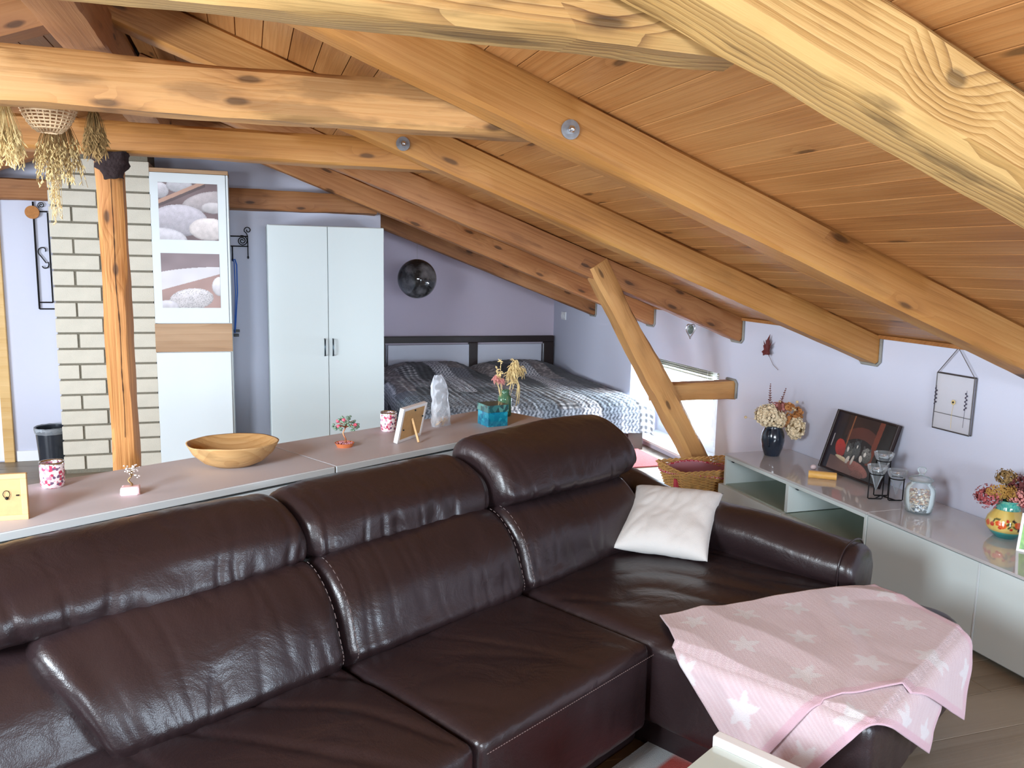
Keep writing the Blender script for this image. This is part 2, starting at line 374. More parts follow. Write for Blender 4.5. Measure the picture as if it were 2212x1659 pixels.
def struct(o): o['kind'] = 'structure'; return o
def nz(x, y=0, z=0): return noise.noise(Vector((x, y, z)))
def ss(a, b, x):
    t = max(0, min(1, (x-a)/(b-a))); return t*t*(3-2*t)
def mixc(a, b, t): return tuple(a[i]+(b[i]-a[i])*t for i in range(3))

# timber: a hewn member from p0 to p1; local X runs along the grain
def timber(name, p0, p1, wdt, hgt, m, upv=(0, 0, 1), rough=.003, parent=None, seg=None, seed=0, bev=.008, ends=None, topz=None):
    p0, p1 = Vector(p0), Vector(p1); d = p1-p0; Ln = d.length; x = d.normalized()
    y = Vector(upv).cross(x).normalized(); z = x.cross(y)
    n = seg or max(2, int(Ln/.06)); mb = MB()
    def ring(i):
        t = i/n; X = t*Ln; out = []
        W, H = wdt/2, hgt/2
        cs = [(-W+bev, -H), (0, -H), (W-bev, -H), (W, -H+bev), (W, 0), (W, H-bev), (W-bev, H), (0, H), (-W+bev, H), (-W, H-bev), (-W, 0), (-W, -H+bev)]
        for k, (a, b) in enumerate(cs):
            g = rough
            da = g*(nz(X*2.2+seed*7.3, k*.9, 1.7)*1.4+nz(X*9+seed, k*1.7, 5)*.6)
            db = g*(nz(X*2.2+seed*3.1, k*.9, 9.7)*1.4+nz(X*9+seed, k*1.7, 15)*.6)
            out.append((X, a+da, b+db))
        return out
    vs = []
    for i in range(n+1): vs += ring(i)
    fs = []
    for i in range(n):
        for k in range(12): fs.append((i*12+k, i*12+(k+1) % 12, (i+1)*12+(k+1) % 12, (i+1)*12+k))
    fs += [tuple(reversed(range(12))), tuple(n*12+k for k in range(12))]
    mb.add(vs, fs)
    Mx = Matrix((x, y, z)).transposed().to_4x4(); Mx.translation = p0
    if parent: Mx = parent.matrix_basis.inverted() @ Mx
    return mb.build(name, m, parent, matrix=Mx, smooth=True, angle=40)

# ------------------------------------------------------------------ room shell
YN, YF, XL = -4.6, 8.1, -4.1      # near wall, bedroom end wall, left knee wall
YB = 6.4                          # wall behind chimney and wardrobe
def roofz(X): return Z0+(XW-X)*TS if X > XR else ZR-(XR-X)*TS

fl = struct(MB().box((XL, YN, -.08), (XW+.5, YF+.1, -.008)).build('floor', mat('floor_bed', (60, 52, 44), .8)))
row = 0; y = -1.0
while y < YF-.01:
    x = -1.9-random.random()*1.2
    y1 = min(y+.19, YF)
    while x < XW:
        x1 = min(x+1.28, XW)
        if x1 > -1.9:
            xa = max(x, -1.9)
            MB().box((0, -(y1-y)/2+.0008, -.008), (x1-xa-.0016, (y1-y)/2-.0008, 0), bev=.0012).build('floor_plank', M_floor, fl, loc=(xa+.0008, (y+y1)/2, 0))
        x += 1.28
    y += .19; row += 1

# knee wall on the right, with the low window
WY0, WY1, WZ0, WZ1 = 4.86, 6.22, .055, .735
kw = MB()
kw.box((XW, YN, 0), (XW+.42, WY0, Z0)); kw.box((XW, WY1, 0), (XW+.42, YF, Z0))
kw.box((XW, WY0, WZ1), (XW+.42, WY1, Z0)); kw.box((XW, WY0, 0), (XW+.42, WY1, WZ0-.02))
struct(kw.build('wall_right', M_wall))
def gable(name, X0, X1, Y0, Y1, m, zbot=0):
    xs = sorted(set([X0, X1]+([XR] if X0 < XR < X1 else [])))
    mb = MB(); vs = []; k = len(xs)
    for Y in (Y0, Y1):
        for x in xs: vs.append((x, Y, zbot))
        for x in xs: vs.append((x, Y, roofz(x)))
    o = 2*k; fs = []
    for i in range(k-1):
        fs += [(i, i+1, k+i+1, k+i), (o+i, o+k+i, o+k+i+1, o+i+1), (i, o+i, o+i+1, i+1), (k+i, k+i+1, o+k+i+1, o+k+i)]
    fs += [(0, k, o+k, o), (k-1, o+k-1, o+2*k-1, 2*k-1)]
    mb.add(vs, fs); return struct(mb.build(name, m))
gable('wall_back', XL, .98, YB, YB+.12, M_wall)
gable('wall_bedroom_end', .86, XW, YF, YF+.12, M_wallp)
pw = MB(); pw.box((.86, YB+.12, 0), (.98, YF, roofz(.98)-.01)); struct(pw.build('wall_partition', M_wall))
gable('wall_near', XL, XW, YN-.12, YN, M_wallw)
lw = MB().box((XL-.12, YN, 0), (XL, YB, roofz(XL))); struct(lw.build('wall_left', M_wallw))

# roof boarding: one board per object, running parallel to the ridge
ce = bpy.data.meshes.new('ceiling')
cb = MB()
T = .03
for sgn, X0 in ((1, XW+.42), (-1, XL)):
    X1 = XR
    a0 = Z0+(XW-X0)*TS if sgn > 0 else roofz(X0)
    off = Vector((0, 0, .022))
    cb.add([(X0, YN, a0+.022), (X1, YN, ZR+.022), (X1, YF+.1, ZR+.022), (X0, YF+.1, a0+.022),
            (X0, YN, a0+.06), (X1, YN, ZR+.06), (X1, YF+.1, ZR+.06), (X0, YF+.1, a0+.06)],
           [(0, 1, 2, 3), (4, 7, 6, 5), (0, 4, 5, 1), (1, 5, 6, 2), (2, 6, 7, 3), (3, 7, 4, 0)])
ceil = struct(cb.build('ceiling', mat('roof_deck', (70, 44, 24), .8)))
BW = .1*1.0
def boardmesh(L):
    mb = MB(); W = BW/CS/2*CS; g = .0022; hw = (BW*1/1)/2
    pr = [(-hw+.0006, .02), (-hw+.0006, .004), (-hw+g, 0), (hw-g, 0), (hw-.0006, .004), (hw-.0006, .02)]
    vs = [(0, a, b) for a, b in pr]+[(L, a, b) for a, b in pr]
    fs = [(i, (i+1) % 6, 6+(i+1) % 6, 6+i) for i in range(6)]+[(5, 4, 3, 2, 1, 0), (6, 7, 8, 9, 10, 11)]
    mb.add(vs, fs); return mb
proto = {}
k = 0
s = BW/2
while s < (XW-XR)/CS-.02:
    X = XW-s*CS; Z = Z0+s*SN
    xax = Vector((0, 1, 0)); yax = Vector((-CS, 0, SN)); zax = xax.cross(yax)
    # the two ends of a board butt on a rafter; the joint moves from row to row
    Yj = [2.33, 3.45, 4.66, 5.9, 1.2][(k*3) % 5]
    for (ya, yb) in ((YN, Yj), (Yj, YF)):
        Ln = round(yb-ya-.002, 3)
        if Ln not in proto: proto[Ln] = boardmesh(Ln).build('ceiling_board', M_ceilboard, ceil).data; o = ceil.children[-1]
        else: o = bpy.data.objects.new('ceiling_board', proto[Ln]); C.objects.link(o); o.parent = ceil
        Mx = Matrix((xax, yax, -zax if zax.z < 0 else zax)).transposed().to_4x4(); Mx.translation = Vector((X, ya, Z)); o.matrix_basis = Mx
    s += BW; k += 1
s = BW/2
Ln = round(YB-YN, 3); pl = None
while s < (XR-XL)/CS-.02:
    X = XR-s*CS; Z = ZR-s*SN
    if pl is None: o = boardmesh(Ln).build('ceiling_board', M_ceilboard, ceil); pl = o.data
    else: o = bpy.data.objects.new('ceiling_board', pl); C.objects.link(o); o.parent = ceil
    Mx = Matrix((Vector((0, 1, 0)), Vector((-CS, 0, -SN)), Vector((-SN, 0, CS)))).transposed().to_4x4(); Mx.translation = Vector((X, YN, Z)); o.matrix_basis = Mx
    s += BW
# slim pine strip where boarding meets the knee wall
struct(MB().box((XW-.022, YN, Z0-.016), (XW, YF, Z0+.004), bev=.003).build('trim_1', M_ceilboard))
bb = MB().box((-1.58, YB-.014, 0), (-1.21, YB, .075), bev=.003); struct(bb.build('baseboard_back', M_white2))

# rafters ------------------------------------------------------------
RH, RWD = .145, .13
def bolt(parent, P, r=.028):
    """washer and nut on the near face"""
    mb = MB()
    Mx = Matrix.Translation(Vector(P)) @ Matrix.Rotation(radians(90), 4, 'X')
    mb.lathe([(0.006, 0), (r, 0), (r, .004), (.008, .0045)], 24, 0, M=Mx)
    mb.lathe([(.0, .004), (.011, .004), (.011, .014), (.0, .014)], 6, 1, M=Mx)
    mb.lathe([(.0, .014), (.006, .014), (.006, .024), (.0, .026)], 10, 1, M=Mx)
    mx = parent.matrix_basis.inverted()
    return mb.build('bolt', [M_zinc, M_chrome], parent, matrix=mx)
def ropeloop(parent, pts, r=.008):
    o = MB().tube(pts, r, 8).build('rope_edging', M_rope, parent, smooth=True); o.matrix_basis = parent.matrix_basis.inverted(); return o
RL = [(1.145, M_beamf, .150, .165, .006, 'weathered light rafter nearest the camera, large ringed knot, crossing top right corner'),
      (2.255, M_rafter, RH, RWD, .003, 'long smooth pine rafter with a bolt washer, crossing the middle of the ceiling'),
      (3.375, M_rafter, RH, RWD, .003, 'second pine rafter behind the middle one, small bolt washer near its top'),
      (4.60, M_rafterd, RH+.005, RWD, .006, 'rafter with dark waney bark edge, carried by the slanting brace'),
      (5.83, M_rafterd, RH, RWD, .003, 'rafter crossing behind the top of the slanting brace'),
      (6.99, M_rafterd, RH, RWD, .003, 'shortest visible rafter, over the bed beside the bedroom wall')]
rafters = []
for i, (Y0, m, H, Wd, rg, lab) in enumerate(RL):
    a = Vector((XR, Y0+Wd/2, ZR)); b = Vector((XW+.03, Y0+Wd/2, Z0-.03*TS))
    off = Vector((-SN, 0, -CS))*(H/2-.002)
    r = timber('rafter', a+off+Vector((.03, 0, -.011)), b+off, Wd, H, m, upv=(SN, 0, CS), rough=rg, seed=i+1, bev=.012 if i else .02)
    tag(r, lab, 'beam', 'roof rafters on the right slope'); rafters.append(r)
    if i >= 2:
        X = XW-.008; z0 = roofz(X)-.008; z1 = z0-H/CS+.014
        ropeloop(r, [(X, Y0-.006, z0), (X, Y0-.008, z1+.01), (X, Y0+.01, z1-.008), (X, Y0+Wd-.01, z1-.008), (X, Y0+Wd+.008, z1+.01)])
bolt(rafters[1], (.887, 2.252, 1.845))
bolt(rafters[2], (.607, 3.372, 1.928))
bolt(rafters[0], (.80, 1.14, 1.905), .024)
for i, (Y0, wh) in enumerate(zip((1.145, 2.255, 3.375, 4.60, 5.83), ('nearest one, above the frame', 'second one, just above the frame', 'one above the upright post', 'one between post and chimney', 'farthest one, above the wall beam'))):
    Wd = .13; off = Vector((SN, 0, -CS))*(RH/2-.002)
    r = timber('rafter', Vector((XR-.03, Y0+Wd/2, ZR-.011))+off, Vector((XL, Y0+Wd/2, roofz(XL)))+off, Wd, RH, M_rafterd, upv=(-SN, 0, CS), rough=.003, seed=i+20)
    tag(r, 'dim rafter on far slope at top left, '+wh, 'beam', 'roof rafters on the left slope')
# collar beams ---------------------------------------------------------
b0 = timber('collar_beam', (-1.9, 1.375, 1.905), (.865, 1.375, 1.905), .13, .14, M_beamy, rough=.006, seed=31, bev=.02)
tag(b0, 'pale rough collar beam along the top edge, ending at the nearest rafter', 'beam')
b1 = timber('collar_beam', (-2.1, 2.455, 1.905), (.90, 2.455, 1.905), .13, .132, M_beam, rough=.005, seed=32, bev=.014)
tag(b1, 'broad blotchy collar beam crossing above the brick chimney at upper left', 'beam')
b2 = timber('collar_beam', (-2.1, 3.575, 1.906), (.83, 3.575, 1.906), .13, .12, M_rafter, rough=.005, seed=33, bev=.012)
tag(b2, 'lower collar beam resting on the upright post at left', 'beam')
b3 = timber('wall_beam', (-1.9, 6.325, 1.875), (.93, 6.325, 1.862), .15, .14, M_rafterd, rough=.006, seed=34, bev=.01)
tag(b3, 'dark brown beam along the back wall above the wardrobe', 'beam')
rb = timber('ridge_beam', (-.52, YN, 2.245), (-.52, 6.4, 2.245), .155, .15, M_rafterd, rough=.004, seed=35)
tag(rb, 'ridge beam running away from the camera at the top left corner', 'beam')
# brace, stub, post ------------------------------------------------------
br = timber('brace', (2.02, 4.67, 1.465), (2.925, 4.67, 0), .13, .165, M_brace, upv=(0, 1, 0), rough=.011, seed=41, bev=.02)
tag(br, 'slanting wooden brace standing before the low window', 'beam')
st = timber('stub_beam', (2.485, 4.70, .648), (XW, 4.70, .652), .12, .118, M_brace, rough=.008, seed=42, bev=.012)
tag(st, 'short horizontal beam from the slanting brace to the wall', 'beam')
ropeloop(st, [(XW-.01, 4.632, .60), (XW-.01, 4.63, .70), (XW-.01, 4.65, .718), (XW-.01, 4.75, .718)], .009)
po = timber('post', (-.500, 3.66, 0), (-.512, 3.66, 1.846), .098, .1, M_post, upv=(0, 1, 0), rough=.006, seed=43, bev=.016)
tag(po, 'upright cracked timber post standing before the brick chimney', 'post')
crack = MB(); pts = []
for i in range(60):
    z = .72+i*.018; pts.append((-.497+.006*nz(z*4, 3)-.006*(z-.7), 3.606, z))
crack.tube(pts, [.0022*(.5+abs(nz(i*.31, 8))) for i in range(60)], 5)
ck = crack.build('crack', mat('crack_dark', (52, 28, 12), .9), po); ck.matrix_basis = po.matrix_basis.inverted()

# chimney --------------------------------------------------------------
ch = thing('brick_chimney', 'pale brick chimney with grey joints behind the upright post', 'chimney', (-.9, 5.95, 0))
CX0, CX1, CY0, CY1 = -1.20, -.60, 5.95, 6.395
top = roofz(-1.2)-.05
MB().box((CX0+.008+.9, .008, 0), (CX1-.008+.9, CY1-CY0, top)).build('mortar', M_mortar, ch)
pitch = .1022; jt = .013; bl = .305; z = .022; rowi = 0
brick_mats = M_brickA
protos = {}
def brickobj(L, x, z, seed):
    key = round(L, 3)
    if key not in protos:
        o = MB().box((0, 0, 0), (L, .03, pitch-jt), bev=.004).build('brick', M_brickA, ch); protos[key] = o.data
    else:
        o = bpy.data.objects.new('brick', protos[key]); C.objects.link(o); o.parent = ch
    o.location = (x+.9+random.uniform(-.001, .001), random.uniform(-.004, .001), z)
    return o
# front: courses alternate; joints measured on the photograph
rows = int((top-.03)/pitch)
for r in range(rows):
    zz = .028+r*pitch
    joints = ([-1.20, -1.063, -.756, -.60] if r % 2 == 0 else [-1.20, -.91, -.60])
    for a, b in zip(joints, joints[1:]):
        brickobj(b-a-jt*(.0 if b == -.60 else 1), a, zz, r)
    # side faces
    for X, sx in ((CX0, -1), (CX1, 1)):
        js = [0.034, .25, CY1-CY0] if r % 2 else [0.034, .14, CY1-CY0]
        for a, b in zip(js, js[1:]):
            mb = MB().box((0, 0, 0), (.03, b-a-jt, pitch-jt), bev=.004)
            mb.build('brick', M_brickA, ch, loc=(X+.9-(0 if sx < 0 else .03), a, zz))

# door at the left edge --------------------------------------------------
dr = bpy.data.objects.new('door_1', None); C.objects.link(dr); dr.location = (-1.99, YB, 0); struct(dr)
MB().box((.335, -.03, 0), (.40, 0, 1.80), bev=.004).build('door_casing', M_doorpine, dr)
MB().box((-.46, -.03, 0), (-.395, 0, 1.80), bev=.004).build('door_casing', M_doorpine, dr)
MB().box((-.46, -.03, 1.735), (.40, 0, 1.80), bev=.004).build('door_casing', M_doorpine, dr)
MB().box((-.395, -.018, .01), (.335, 0, 1.735), bev=.003).build('door_leaf', M_white2, dr)
for (z0, z1) in ((.12, .8), (.92, 1.62)):
    MB().box((-.3, -.024, z0), (.25, -.016, z1), bev=.006).build('door_panel', M_white2, dr)
MB().tube([(.27, -.02, .93), (.27, -.06, .93), (.17, -.06, .93)], .008, 8).build('door_handle', M_steel, dr, smooth=True)

# window in the knee wall -------------------------------------------------
wn = bpy.data.objects.new('window_1', None); C.objects.link(wn); wn.location = (XW, (WY0+WY1)/2, WZ0); struct(wn)
hy = (WY1-WY0)/2; hz = WZ1-WZ0; FX = .27
MB().box((-.015, -hy, -.02), (FX+.02, hy, 0), bev=.004).build('window_sill', M_white2, wn)
f = MB(); fw = .05
f.box((FX, -hy, 0), (FX+.07, hy, fw)); f.box((FX, -hy, hz-fw), (FX+.07, hy, hz))
f.box((FX, -hy, fw), (FX+.07, -hy+fw, hz-fw)); f.box((FX, hy-fw, fw), (FX+.07, hy, hz-fw))
MY = -.28
f.box((FX, MY-.03, fw), (FX+.07, MY+.03, hz-fw))
f.build('window_frame', M_white2, wn)
for (a, b) in ((-hy+fw, MY-.03), (MY+.03, hy-fw)):
    g = MB(); q = .045
    g.box((FX-.015, a, fw), (FX+.04, b, fw+q), bev=.004); g.box((FX-.015, a, hz-fw-q), (FX+.04, b, hz-fw), bev=.004)
    g.box((FX-.015, a, fw+q), (FX+.04, a+q, hz-fw-q), bev=.004); g.box((FX-.015, b-q, fw+q), (FX+.04, b, hz-fw-q), bev=.004)
    sash = g.build('sash', M_white2, wn)
    MB().box((FX+.01, a+q, fw+q), (FX+.014, b-q, hz-fw-q)).build('pane', M_pane, sash)
bar = MB().box((FX-.004, -.52, .1), (FX+.008, -.508, .52)).build('glazing_bar', M_white2, wn)
for (a, b, lab) in ((MY+.05, hy-.08, 'raised venetian blind on the wider left sash of the low window'), (-hy+.06, MY-.04, 'raised venetian blind on the narrow right sash of the low window')):
    bl_ = thing('venetian_blind', lab, 'blind', (XW+FX-.05, (WY0+WY1)/2+(a+b)/2, WZ1-.005))
    h = (b-a)/2
    MB().box((-.015, -h, -.025), (.015, h, 0), bev=.002).build('head_rail', M_white2, bl_)
    for i in range(7): MB().box((-.013, -h, 0), (.013, h, .0035), bev=.001).build('slat', M_brass, bl_, loc=(0, 0, -.034-i*.0085), rot=(0, .12*(1 if i % 2 else -1), 0))
    MB().box((-.013, -h, -.012), (.013, h, 0), bev=.002).build('bottom_rail', M_brass, bl_, loc=(0, 0, -.098))
    MB().tube([(-.016, -h+.03, -.02), (-.017, -h+.03, -.42)], .0012, 5).build('pull_cord', M_white2, bl_)

# =================================================================== furniture
def ellpaint(layers, bg):
    """layers: (cx, cy, rx, ry, rot, colour, shade, speckle) in 0..1 picture units"""
    def f(x, y):
        c = bg(x, y) if callable(bg) else bg
        for (cx, cy, rx, ry, rot, col, sh, spk) in layers:
            dx, dy = x-cx, y-cy; a = dx*cos(rot)+dy*sin(rot); b = -dx*sin(rot)+dy*cos(rot)
            q = (a/rx)**2+(b/ry)**2
            if q < 1:
                l = 1+sh*(b/ry)*.5-.12*max(0, q-.7)/.3
                l += .07*nz(x*14, y*14, cx*9)
                if spk and nz(x*70, y*70, 3) > .28: l -= spk
                c = tuple(max(0, min(255, v*l)) for v in col)
        return c
    return f
def picture(name, wd, ht, fn, m, parent, nx, ny, matrix=None, loc=None, rot=None, th=.0):
    mb = MB(); mb.c = []; vs = []
    for j in range(ny+1):
        for i in range(nx+1):
            vs.append((wd*i/nx, 0, ht*j/ny)); mb.c.append(fn(i/nx, j/ny))
    fs = [(j*(nx+1)+i, j*(nx+1)+i+1, (j+1)*(nx+1)+i+1, (j+1)*(nx+1)+i) for j in range(ny) for i in range(nx)]
    mb.add(vs, fs)
    return mb.build(name, m, parent, loc=loc or (0, 0, 0), rot=rot, matrix=matrix)

# ---- tall cabinet
tc_ = thing('tall_cabinet', 'narrow white cabinet with two stone photographs and an oak strip, beside the brick chimney', 'cabinet', (-.605, 5.95, 0))
W_ = .49
MB().box((.0, .02, 0), (W_, .30, 2.0), bev=.002).build('body', M_white, tc_)
MB().box((-.002, 0, 2.0), (W_+.002, .302, 2.026), bev=.002).build('top', M_oak, tc_)
ud = MB().box((.002, 0, 1.006), (W_-.016, .018, 1.998), bev=.002).build('upper_door', M_white, tc_)
MB().box((W_-.012, .0, 1.006), (W_, .02, 1.998), bev=.001).build('side_strip', M_white, tc_)
MB().box((-.001, -.002, .81), (W_+.001, .018, 1.002), bev=.001).build('oak_strip', M_oak, tc_)
MB().box((.002, 0, .0), (W_-.012, .018, .806), bev=.002).build('lower_door', M_white, tc_)
bgd = lambda x, y: (118+20*nz(x*3, y*3), 100+18*nz(x*3, y*3), 102+18*nz(x*3, y*3))
p1 = ellpaint([(.02, .86, .16, .14, 0, (196, 192, 198), .4, .08), (.36, .95, .22, .12, 0, (190, 188, 194), .3, .05),
               (.8, .68, .42, .17, .25, (176, 166, 168), .3, .06), (.92, .58, .2, .1, 0, (196, 190, 192), .3, .03),
               (.34, .34, .48, .28, 0, (186, 180, 188), .35, .06), (.1, .02, .36, .18, -.1, (198, 194, 200), .3, .04),
               (.84, .2, .34, .2, 0, (218, 208, 206), .3, .04)], bgd)
def p1b(x, y):
    c = p1(x, y)
    d = y-(.66+.47*x)
    if abs(d) < .035 and x < .86: c = (188, 150, 132)
    elif -.09 < d < -.035 and x < .8 and y > .55: c = tuple(v*.8 for v in c)
    return c
def bg2(x, y):
    t = y-(.33+.30*x); n = nz(x*3, y*4, 6)
    if y > .66+.2*x-.1*x*x: return (140+20*n, 124+18*n, 128+18*n)
    if t > 0: return (214+12*n, 210+12*n, 214+12*n)
    return (168+12*n, 138+10*n, 132+10*n)
p2 = ellpaint([(.5, .16, .38, .2, .12, (206, 200, 202), .3, .28), (1.0, .4, .14, .18, 0, (216, 212, 216), .3, .02),
               (.08, .02, .2, .12, 0, (196, 192, 198), .3, .03)], bg2)
picture('stone_photograph', .368, .372, p1b, M_mattp, ud, 110, 110, loc=(.053, -.002, 1.563))
picture('stone_photograph', .368, .364, p2, M_mattp, ud, 110, 110, loc=(.053, -.002, 1.110))

# ---- wardrobe
wr = thing('wardrobe', 'white two door wardrobe with slim dark handles', 'wardrobe', (.13, 5.85, 0))
MB().box((0, .02, 0), (.79, .545, 1.682), bev=.002).build('body', M_wardrobe, wr)
for i, (a, b, hx) in enumerate(((.002, .397, .372), (.401, .788, .428))):
    d = MB().box((a, 0, .06), (b, .018, 1.678), bev=.002).build('door', M_wardrobe, wr)
    z0, z1 = .782, .9
    MB().tube([(hx, 0, z0), (hx, -.022, z0+.004), (hx, -.026, (z0+z1)/2), (hx, -.022, z1-.004), (hx, 0, z1)], .0055, 8).build('handle', M_steel, d, smooth=True)

# ---- wall bracket, cord, left wall ornament
wb = thing('wall_bracket', 'black wrought iron scroll bracket on wall beside the wardrobe', 'bracket', (0, YB, 0))
def spiral(c, r0, r1, t0, t1, y, n=40):
    return [(c[0]+(r0+(r1-r0)*i/n)*cos(t0+(t1-t0)*i/n), y, c[1]+(r0+(r1-r0)*i/n)*sin(t0+(t1-t0)*i/n)) for i in range(n+1)]
MB().tube([(-.13, -.02, 1.607), (.005, -.02, 1.607)], .005, 6).build('bar', M_black, wb)
MB().tube([(-.12, -.02, 1.535), (.008, -.02, 1.535)], .005, 6).build('bar', M_black, wb)
MB().tube(spiral((-.035, 1.575), .006, .038, 0, 4.6*pi, -.02, 60), .004, 6).build('scroll', M_black, wb, smooth=True)
MB().tube([(.003, -.02, 1.46), (.003, -.02, 1.61), (-.005, -.02, 1.63)]+spiral((.005, 1.652), .026, .006, pi*1.1, -pi*1.2, -.02, 30), .004, 6).build('scroll', M_black, wb, smooth=True)
MB().tube([(-.105, -.02, 1.535), (-.105, -.02, 1.43)], .005, 6).build('bar', M_black, wb)
MB().tube([(.003, -.001, 1.45), (.003, -.02, 1.46)], .007, 6).build('foot', M_black, wb)
MB().tube([(-.105, -.001, 1.43), (-.105, -.02, 1.44)], .007, 6).build('foot', M_black, wb)
cr = MB(); cr.tube([(-.104, YB-.03, 1.436), (-.09, YB-.035, 1.44), (-.078, YB-.035, 1.40), (-.079, YB-.03, 1.2), (-.096, YB-.028, .98), (-.104, YB-.026, .9)], .0045, 6)
cr.tube([(-.104, YB-.032, 1.434), (-.096, YB-.04, 1.42), (-.092, YB-.04, 1.2), (-.104, YB-.033, .95), (-.106, YB-.026, .9)], .0035, 6)
o = cr.build('lanyard', M_blue, smooth=True); tag(o, 'bright blue looped cord hanging from the iron bracket', 'cord')
bx = MB().box((-.112, YB-.03, .905), (-.07, YB-.012, .925), bev=.002).box((-.114, YB-.03, .872), (-.076, YB-.012, .893), bev=.002)
o = bx.build('cord_clip', mat('clip_black', (40, 40, 44), .4)); tag(o, 'small black and silver clips at the lower end of the blue cord', 'clip')
orn = thing('wall_ornament', 'tall narrow black iron wall ornament with an S scroll and round cork disc', 'ornament', (-1.35, YB, 0))
MB().tube([(-.03, -.015, 1.80), (-.03, -.015, 1.073)], .006, 6).build('upright', M_black, orn)
MB().tube([(.055, -.015, 1.73), (.055, -.015, 1.118)], .005, 6).build('upright', M_black, orn)
for z in (1.073, 1.118, 1.735): MB().tube([(-.03 if z < 1.7 else 0, -.015, z), (.075 if z < 1.1 else .055, -.015, z)], .005, 6).build('crossbar', M_black, orn)
sc = [(.012+.038*cos(t), -.015, 1.455+.036*sin(t)) for t in [(-.9+i*.16) for i in range(27)]]
sc = spiral((.018, 1.47), .012, .036, -.3, pi*1.25, -.015, 24)+[(.0, -.015, 1.435), (.03, -.015, 1.39)]+list(reversed(spiral((.016, 1.372), .01, .034, pi*1.15, pi*2.2, -.015, 20)))
MB().tube([(x-.002, y, z) for x, y, z in sc], .004, 6).build('scroll', M_black, orn, smooth=True)
MB().tube(spiral((.02, 1.778), .004, .022, 0, 3.3*pi, -.015, 30), .003, 6).build('scroll', M_black, orn, smooth=True)
Mx = Matrix.Rotation(radians(90), 4, 'X'); Mx.translation = Vector((-.035, -.02, 1.728))
MB().lathe([(0, 0), (.044, 0), (.044, .012), (0, .012)], 28, M=Mx).build('disc', M_cork, orn)

# ---- smoky bin
bn = thing('waste_bin', 'dark see-through waste bin with a clear liner beside the brick chimney', 'bin', (-1.315, 6.2, 0))
MB().lathe([(0, 0), (.082, 0), (.10, .27), (.103, .272), (.103, .276), (.096, .274), (.079, .01), (0, .008)], 32).build('bucket', M_binb, bn, smooth=True, angle=40)
ln = MB(); pr = []
vs = []
for i in range(5):
    for j in range(40):
        a = 2*pi*j/40; r = [.098, .104, .106, .107, .103][i]+.003*nz(j*1.3, i); z = [.25, .278, .281, .268, .236][i]+.006*nz(j*.7, i*2, 4)
        vs.append((r*cos(a), r*sin(a), z))
ln.add(vs, [(i*40+j, i*40+(j+1) % 40, (i+1)*40+(j+1) % 40, (i+1)*40+j) for i in range(4) for j in range(40)])
ln.build('liner', M_binl, bn, smooth=True)

# ---- bed
bed = thing('bed', 'dark wooden double bed with pale panelled headboard against bedroom wall', 'bed', (2.1, 6.95, 0))
def BX(x, y, z): return (x-2.1, y-6.95, z)
hb = MB().box(BX(1.13, 8.02, .64), BX(3.05, 8.07, .705), bev=.006).box(BX(1.13, 8.02, .08), BX(1.27, 8.07, .64), bev=.006)
hb.box(BX(2.94, 8.02, .08), BX(3.05, 8.07, .64), bev=.006).box(BX(2.13, 8.02, .3), BX(2.22, 8.07, .64), bev=.006).box(BX(1.27, 8.02, .2), BX(2.94, 8.07, .34), bev=.006)
hb.build('headboard', M_dark, bed)
for a, b in ((1.30, 2.13), (2.22, 2.915)): MB().box(BX(a, 8.03, .34), BX(b, 8.06, .62), bev=.003).build('headboard_panel', M_panel, bed)
for x in (1.285, 2.93):
    MB().tube([BX(x, 8.015, .34), BX(x, 8.015, .625)], .006, 8).build('chrome_rod', M_chrome, bed)
MB().box(BX(1.14, 5.80, .14), BX(1.18, 8.02, .27), bev=.004).build('side_rail', M_dark, bed)
MB().box(BX(2.99, 5.80, .14), BX(3.03, 8.02, .27), bev=.004).build('side_rail', M_dark, bed)
MB().box(BX(1.14, 5.76, .14), BX(3.03, 5.80, .27), bev=.004).build('foot_rail', M_dark, bed)
for x in (1.2, 2.86): MB().add([BX(x-.01, 5.755, .0), BX(x+.11, 5.755, 0), BX(x+.11, 5.83, 0), BX(x-.01, 5.83, 0), BX(x-.03, 5.745, .2), BX(x+.10, 5.745, .2), BX(x+.10, 5.83, .2), BX(x-.03, 5.83, .2)], [(0, 3, 2, 1), (4, 5, 6, 7), (0, 1, 5, 4), (1, 2, 6, 5), (2, 3, 7, 6), (3, 0, 4, 7)]).build('leg', mat('brown_leg', (58, 46, 40), .4), bed)
MB().box(BX(1.18, 5.82, .2), BX(2.99, 8.0, .37), bev=.05).build('mattress', M_white2, bed, smooth=True)
